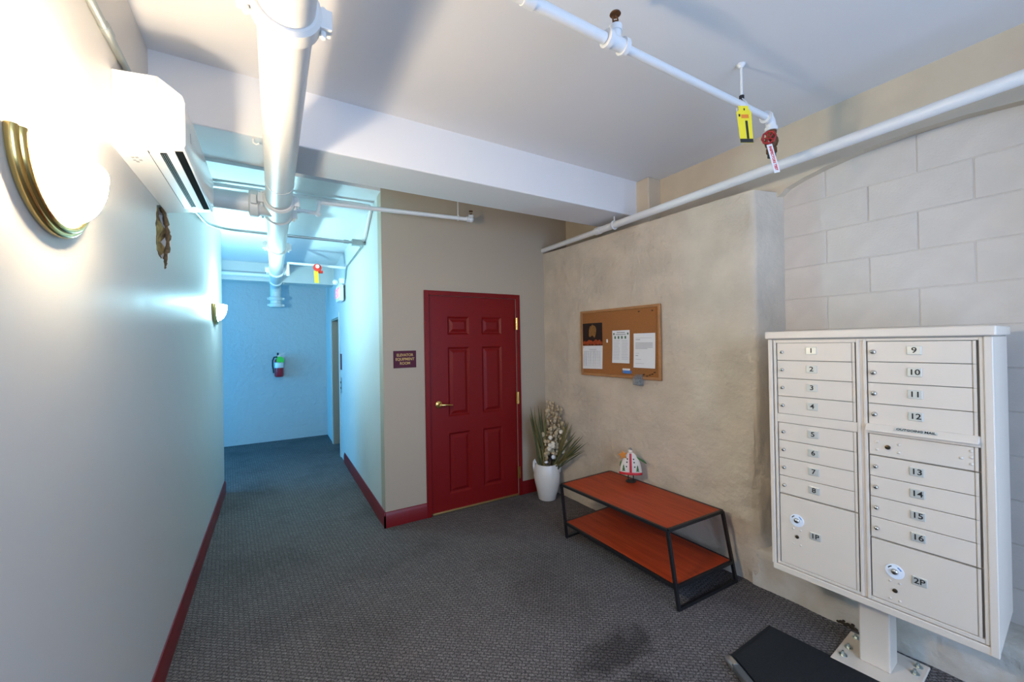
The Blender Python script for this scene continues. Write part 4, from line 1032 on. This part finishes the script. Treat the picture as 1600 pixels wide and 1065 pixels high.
for k in ks: MB().bar(legpt(k, 0.0), legpt(k, TZ - 0.01), 0.019).build('leg', 'steel_black', tbl, world=True, bevel=0.001)
for z in (TZ - 0.0095, SZT - 0.008):
    for a, b in zip(ks, ks[1:] + ks[:1]):
        MB().bar(legpt(a, z), legpt(b, z), 0.019).build('top_rail' if z > 0.3 else 'shelf_rail', 'steel_black', tbl, world=True, bevel=0.001)
for a, b in (('fl', 'bl'), ('fr', 'br')): MB().bar(legpt(a, 0.0095), legpt(b, 0.0095), 0.019).build('foot_rail', 'steel_black', tbl, world=True, bevel=0.001)

# ------------------------------------------------------------------ figurine on the table
FX, FY = 2.485, 2.318
fg = thing('holiday_figurine', 'white bell-shaped holiday figurine with red trim and orange star on the table', 'figurine', (FX, FY, TZ))
view = Vector((-FX, -FY, 0)).normalized(); side = Vector((view.y, -view.x, 0)) * -1      # side: right in view
def fgp(s, d, z): return Vector((FX, FY, TZ)) + side * s + view * d + Vector((0, 0, z))
MB().lathe([(0.040, 0), (0.042, 0.003), (0.040, 0.006), (0.01, 0.007)], 24, (FX, FY, TZ), 'z').build('base', 'black', fg, world=True, smooth=40)
for s in (-0.02, 0.02): MB().cyl(fgp(s, 0, 0.005), fgp(s, 0, 0.075), 0.004, 8).build('post', 'black', fg, world=True)
# flattened bell body
def bell(prof, depth=0.32, n=26):
    mb = MB(); vs = []; fs = []
    for (r, z) in prof:
        for k in range(n):
            a = 2 * PI * k / n; vs.append(fgp(r * math.cos(a), r * depth * math.sin(a), z))
    for i in range(len(prof) - 1):
        for k in range(n): fs.append((i * n + k, i * n + (k + 1) % n, (i + 1) * n + (k + 1) % n, (i + 1) * n + k))
    fs.append(tuple(range(n))); fs.append(tuple((len(prof) - 1) * n + k for k in range(n)))
    return mb.add(vs, fs)
BP = [(0.088, 0.068), (0.088, 0.085), (0.083, 0.120), (0.073, 0.160), (0.056, 0.195), (0.036, 0.222), (0.020, 0.234)]
bell(BP).build('body', 'fig_white', fg, world=True, smooth=60)
bell([(0.090, 0.060), (0.092, 0.068), (0.090, 0.078), (0.084, 0.080)], 0.36).build('hem', 'fig_red', fg, world=True, smooth=50)
def bell_r(z):
    for (r0, z0), (r1, z1) in zip(BP[:-1], BP[1:]):
        if z0 <= z <= z1: return r0 + (r1 - r0) * (z - z0) / (z1 - z0)
    return 0.018
rs = MB()
zs = [0.078 + 0.150 * k / 10 for k in range(11)]
vs = []
for z in zs:
    d = bell_r(z) * 0.32 + 0.002
    vs += [fgp(-0.009, d, z), fgp(0.009, d, z)]
rs.add(vs, [(2 * k, 2 * k + 1, 2 * k + 3, 2 * k + 2) for k in range(10)])
rs.build('front_band', 'fig_red', fg, world=True)
for s in (-1, 1):
    for z, q in ((0.185, 0.024), (0.160, 0.028), (0.125, 0.032)):
        d = math.sqrt(max(0, 1 - (q / bell_r(z)) ** 2)) * bell_r(z) * 0.32
        MB().sphere(fgp(s * q, d, z), 0.006, 8, 6).build('dot_button', 'black', fg, world=True, smooth=60)
    tr = MB()
    for j, (zz, w) in enumerate(((0.090, 0.014), (0.105, 0.011), (0.120, 0.007))):
        q = 0.054; d = math.sqrt(max(0, 1 - (q / bell_r(zz)) ** 2)) * bell_r(zz) * 0.32 + 0.003
        a, b_, c = fgp(s * q - w, d - 0.002, zz), fgp(s * q + w, d - 0.002, zz), fgp(s * q, d - 0.002, zz + 0.022)
        tr.add([a, b_, c, a + view * 0.002, b_ + view * 0.002, c + view * 0.002], [(0, 1, 2), (5, 4, 3), (0, 3, 4, 1), (1, 4, 5, 2), (2, 5, 3, 0)])
    tr.build('painted_tree', 'fig_green', fg, world=True)
MB().sphere(fgp(0, 0, 0.246), 0.019, 14, 10).build('head', 'fig_white', fg, world=True, smooth=60)
MB().lathe([(0.016, 0.0), (0.012, 0.008), (0.005, 0.013), (0.002, 0.016)], 14, fgp(0, 0, 0.258), 'z').build('cap', 'cond', fg, world=True, smooth=50)
MB().tube([fgp(0.012, 0, 0.228), fgp(0.05, 0, 0.195), fgp(0.100, 0, 0.170), fgp(0.122, 0, 0.152)], [0.006, 0.007, 0.008, 0.004], 8).build('arm', 'fig_green', fg, world=True, smooth=60)
MB().tube([fgp(-0.012, 0, 0.226), fgp(-0.045, 0, 0.19), fgp(-0.074, 0, 0.150), fgp(-0.082, 0, 0.12)], [0.006, 0.007, 0.008, 0.005], 8).build('arm', 'fig_green', fg, world=True, smooth=60)
st = []
for k in range(10):
    a = PI / 2 + 0.2 + k * PI / 5; r = 0.040 if k % 2 == 0 else 0.019
    st.append((r * math.cos(a), r * math.sin(a)))
vs = [fgp(-0.058 + x, 0.030, 0.218 + z) for x, z in st] + [fgp(-0.058 + x, 0.024, 0.218 + z) for x, z in st]
MB().add(vs, [tuple(range(10)), tuple(range(19, 9, -1))] + [(i, (i + 1) % 10, (i + 1) % 10 + 10, i + 10) for i in range(10)]).build('star', 'fig_star', fg, world=True)

# ------------------------------------------------------------------ vase with dried arrangement
VXc, VYc = 2.395, 3.362
va = thing('vase', 'tall white ceramic vase in the corner by the red door', 'vase', (VXc, VYc, 0))
vp = [(0.085, 0), (0.090, 0.006), (0.096, 0.04), (0.112, 0.10), (0.126, 0.17), (0.134, 0.24), (0.130, 0.30), (0.118, 0.345), (0.112, 0.36), (0.100, 0.36), (0.106, 0.33), (0.112, 0.27), (0.09, 0.2)]
mb = MB(); n = 36; vs = []
for (r, z) in vp:
    for k in range(n):
        a = 2 * PI * k / n
        rr = r * (1 + 0.028 * math.sin(3 * a + z * 26) * (1 if 0.03 < z < 0.3 else 0.3))
        vs.append((VXc + rr * math.cos(a), VYc + rr * math.sin(a), z))
mb.add(vs, [(i * n + k, i * n + (k + 1) % n, (i + 1) * n + (k + 1) % n, (i + 1) * n + k) for i in range(len(vp) - 1) for k in range(n)] + [tuple(range(n)), tuple((len(vp) - 1) * n + k for k in range(n))])
mb.build('vase_body', 'ceramic', va, world=True, smooth=60)
vside = Vector((0.815, -0.58, 0))    # right in view
for s in (-1, 1):
    MB().tube([Vector((VXc, VYc, 0)) + vside * s * 0.128 + Vector((0, 0, 0.27)), Vector((VXc, VYc, 0)) + vside * s * 0.134 + Vector((0, 0, 0.33)),
               Vector((VXc, VYc, 0)) + vside * s * 0.130 + Vector((0, 0, 0.375)), Vector((VXc, VYc, 0)) + vside * s * 0.122 + Vector((0, 0, 0.395)), Vector((VXc, VYc, 0)) + vside * s * 0.108 + Vector((0, 0, 0.36))],
              [0.010, 0.013, 0.013, 0.010, 0.008], 10).build('handle_lug', 'ceramic', va, world=True, smooth=60)
ar = thing('dried_arrangement', 'dried grasses and straw flowers standing in the white vase', 'plant', (VXc, VYc, 0.30))
def blade(p0, p1, w, m, bend=0.05, name='leaf'):
    p0, p1 = Vector(p0), Vector(p1); n = 6; mid = (p0 + p1) / 2 + Vector((0, 0, bend)); vs = []
    t = (p1 - p0).normalized(); sd = t.cross(Vector((-0.58, -0.81, 0))).normalized(); nn = t.cross(sd)
    for i in range(n + 1):
        u = i / n; c = p0 * (1 - u) ** 2 + mid * 2 * u * (1 - u) + p1 * u ** 2
        ww = w * (0.5 + 0.9 * u) * (1 - u ** 3) + 0.0006
        vs += [c - sd * ww, c + nn * ww * 0.4, c + sd * ww]
    fs = []
    for i in range(n):
        for k in range(2): fs.append((3 * i + k, 3 * i + k + 1, 3 * i + k + 4, 3 * i + k + 3))
    MB().add(vs, fs).build(name, m, ar, world=True, smooth=60)
base = Vector((VXc, VYc, 0.22))
def W(x, dy, z): return Vector((x, VYc + dy, z))
# left fan of long leaves
for i in range(20):
    f = i / 19
    tip = W(2.14 + 0.20 * f + 0.02 * random.uniform(-1, 1), -0.03 - 0.12 * random.random(), 0.86 + 0.13 * random.random() - 0.05 * abs(f - 0.3))
    blade(base + Vector((random.uniform(-0.08, 0.0), random.uniform(-0.05, 0.05), 0.05)), tip, 0.008 + 0.004 * random.random(), random.choice(['leaf', 'leaf', 'leaf_d']), 0.03)
# right fan, leaning out along the wall
for i in range(16):
    f = random.random()
    tip = Vector((2.47 + 0.045 * f, 3.24 - 0.30 * f - 0.05 * random.random(), 0.86 - 0.26 * f + 0.06 * random.uniform(-1, 1)))
    blade(base + Vector((random.uniform(0.0, 0.07), random.uniform(-0.08, 0.0), 0.05)), tip, 0.007 + 0.004 * random.random(), random.choice(['leaf', 'leaf', 'leaf_d']), 0.04)
for tip in ((2.535, 2.95, 0.70), (2.54, 2.90, 0.645), (2.535, 2.93, 0.56)):
    blade(base + Vector((0.05, -0.06, 0.06)), tip, 0.006, 'leaf_d', 0.02)
# straw flower spikes
sp_tips = [(2.43, -0.02, 1.00), (2.46, -0.06, 0.985), (2.49, -0.10, 0.95), (2.40, -0.08, 0.93), (2.45, -0.14, 0.86), (2.50, -0.14, 0.80), (2.38, -0.14, 0.78), (2.34, -0.10, 0.70)]
for (x, dy, z) in sp_tips:
    tip = W(x, dy, z); p0 = base + Vector((random.uniform(-0.03, 0.04), random.uniform(-0.05, 0.02), 0.04))
    MB().tube([p0, (p0 + tip) / 2 + Vector((0.01, 0, 0.02)), tip], 0.003, 6).build('stem', 'stem', ar, world=True, smooth=60)
    nf = 30
    fl_ = MB()
    for k in range(nf):
        u = 0.35 + 0.66 * k / nf; c = p0.lerp(tip, u); a = random.random() * 6.28; r = 0.020 + 0.026 * random.random()
        c = c + Vector((r * math.cos(a), r * math.sin(a), random.uniform(-0.02, 0.02)))
        fl_.sphere(c, 0.011 + 0.011 * random.random(), 7, 5, (1, 1, 0.8 + 0.6 * random.random()))
    tag(fl_.build('straw_flower_spike', 'straw', ar, world=True, smooth=60), kind='stuff')
for (x, dy, z) in ((2.335, -0.16, 0.585), (2.36, -0.17, 0.575), (2.33, -0.15, 0.55), (2.34, -0.16, 0.66), (2.53, -0.17, 0.66), (2.52, -0.17, 0.60), (2.50, -0.17, 0.54), (2.49, -0.17, 0.50), (2.365, -0.17, 0.60), (2.47, -0.16, 0.70)):
    bl = MB(); c = W(x - 0.012, dy, z); bl.sphere(c, 0.011, 7, 5)
    for k in range(6):
        a = k * PI / 3; bl.sphere(c + Vector((0.013 * math.cos(a) * 0.815, 0.013 * math.cos(a) * -0.58, 0.013 * math.sin(a))), 0.0105, 7, 5, (1, 1, 1))
    bl.build('cream_blossom', 'cream', ar, world=True, smooth=60)
bw = MB()
for k in range(26):
    a = random.random() * 6.28; r = 0.09 * math.sqrt(random.random())
    bw.sphere((VXc + r * math.cos(a) + 0.01, VYc - 0.02 + r * math.sin(a), 0.365 + 0.13 * random.random() * (1 - r / 0.13)), 0.014 + 0.012 * random.random(), 7, 5, (1.2, 1.2, 0.7))
tag(bw.build('brown_filler', 'brown', ar, world=True, smooth=60), kind='stuff')
MB().sphere((2.375, 3.235, 0.455), 0.028, 14, 10).build('black_bauble', 'black', ar, world=True, smooth=60)
MB().sphere((2.372, 3.222, 0.458), 0.021, 14, 10).build('white_bauble', 'white', ar, world=True, smooth=60)
MB().sphere((2.320, 3.265, 0.405), 0.015, 12, 8, (1.4, 1, 0.8)).build('white_bauble', 'white', ar, world=True, smooth=60)
MB().sphere((2.348, 3.25, 0.43), 0.02, 12, 8, (1, 1, 0.8)).build('black_bauble', 'black', ar, world=True, smooth=60)

# ------------------------------------------------------------------ floor mat and the grey bar on it
mt = thing('floor_mat', 'black rubber-backed entrance mat on the carpet before the mailbox unit', 'mat', (2.05, 0.9, 0))
MB().prism([(1.66, 0.60), (2.415, 0.60), (2.345, 1.20), (1.945, 1.192)], 0.0, 0.008, 'z').build('mat_border', 'mat_black', mt, world=True, bevel=0.003)
MB().prism([(1.695, 0.622), (2.390, 0.622), (2.325, 1.178), (1.960, 1.171)], 0.008, 0.0125, 'z').build('mat_pile', 'mat_black', mt, world=True, bevel=0.002)
gb = thing('grey_bar', 'flat grey bar with rounded metal end lying on the black mat', 'bar', (1.89, 1.16, 0.013))
d_ = Vector((-0.056, -0.117, 0)).normalized()
p0 = Vector((1.893, 1.150, 0.031))
MB().bar(p0 + d_ * 0.03, p0 + d_ * 0.62, 0.036, 0.032).build('bar_body', 'bar_grey', gb, world=True, bevel=0.006)
MB().tube([p0 - d_ * 0.032, p0 - d_ * 0.026, p0 - d_ * 0.012, p0 + d_ * 0.012, p0 + d_ * 0.042], [0.006, 0.014, 0.019, 0.0205, 0.0205], 16).build('end_cap', 'bar_cap', gb, world=True, smooth=60)
for i, (x, y) in enumerate(((2.15, 0.99), (2.22, 0.80), (2.30, 0.75))):
    pass
SUB = {'month_grid': 'month_page', 'printed_line': 'paper_sheet', 'instruction_label': 'cylinder', 'lower_label': 'cylinder',
       'valve_top': 'valve_handle', 'valve_stem': 'valve_body', 'valve_handwheel': 'valve_body', 'valve_plug': 'valve_body', 'hanger_nut': 'pipe_hanger',
       'tag_print': 'tag_card', 'tag_lettering': 'tag_strip', 'exit_lettering': 'sign_case', 'emergency_lamp': 'emergency_lamp_box',
       'loose_pins': 'box_body', 'seam': 'housing', 'badge': 'housing', 'rating_print': 'housing', 'status_light': 'housing', 'vent_fin': 'vent_slot',
       'brass_rim': 'back_plate', 'bulb': 'lamp_holder', 'dot_button': 'body', 'front_band': 'body', 'painted_tree': 'body', 'hem': 'body', 'cap': 'head',
       'handle_lug': 'vase_body', 'call_button': 'face_plate', 'anchor_bolt': 'base_plate', 'gauge': 'valve_body', 'mat_pile': 'mat_border'}
bn = lambda o: o.name.split('.')[0]
for root in [o for o in bpy.data.objects if o.type == 'EMPTY']:
    kids = [c for c in bpy.data.objects if c.parent == root and c.type == 'MESH']
    for c in kids:
        t_ = SUB.get(bn(c))
        if t_ and not (bn(c) == 'cap' and bn(root) == 'mailbox_unit'):
            host = [q for q in kids if bn(q) == t_]
            if host: c.parent = host[0]
for k in list(bpy.data.objects):
    if '_o' in k: del k['_o']
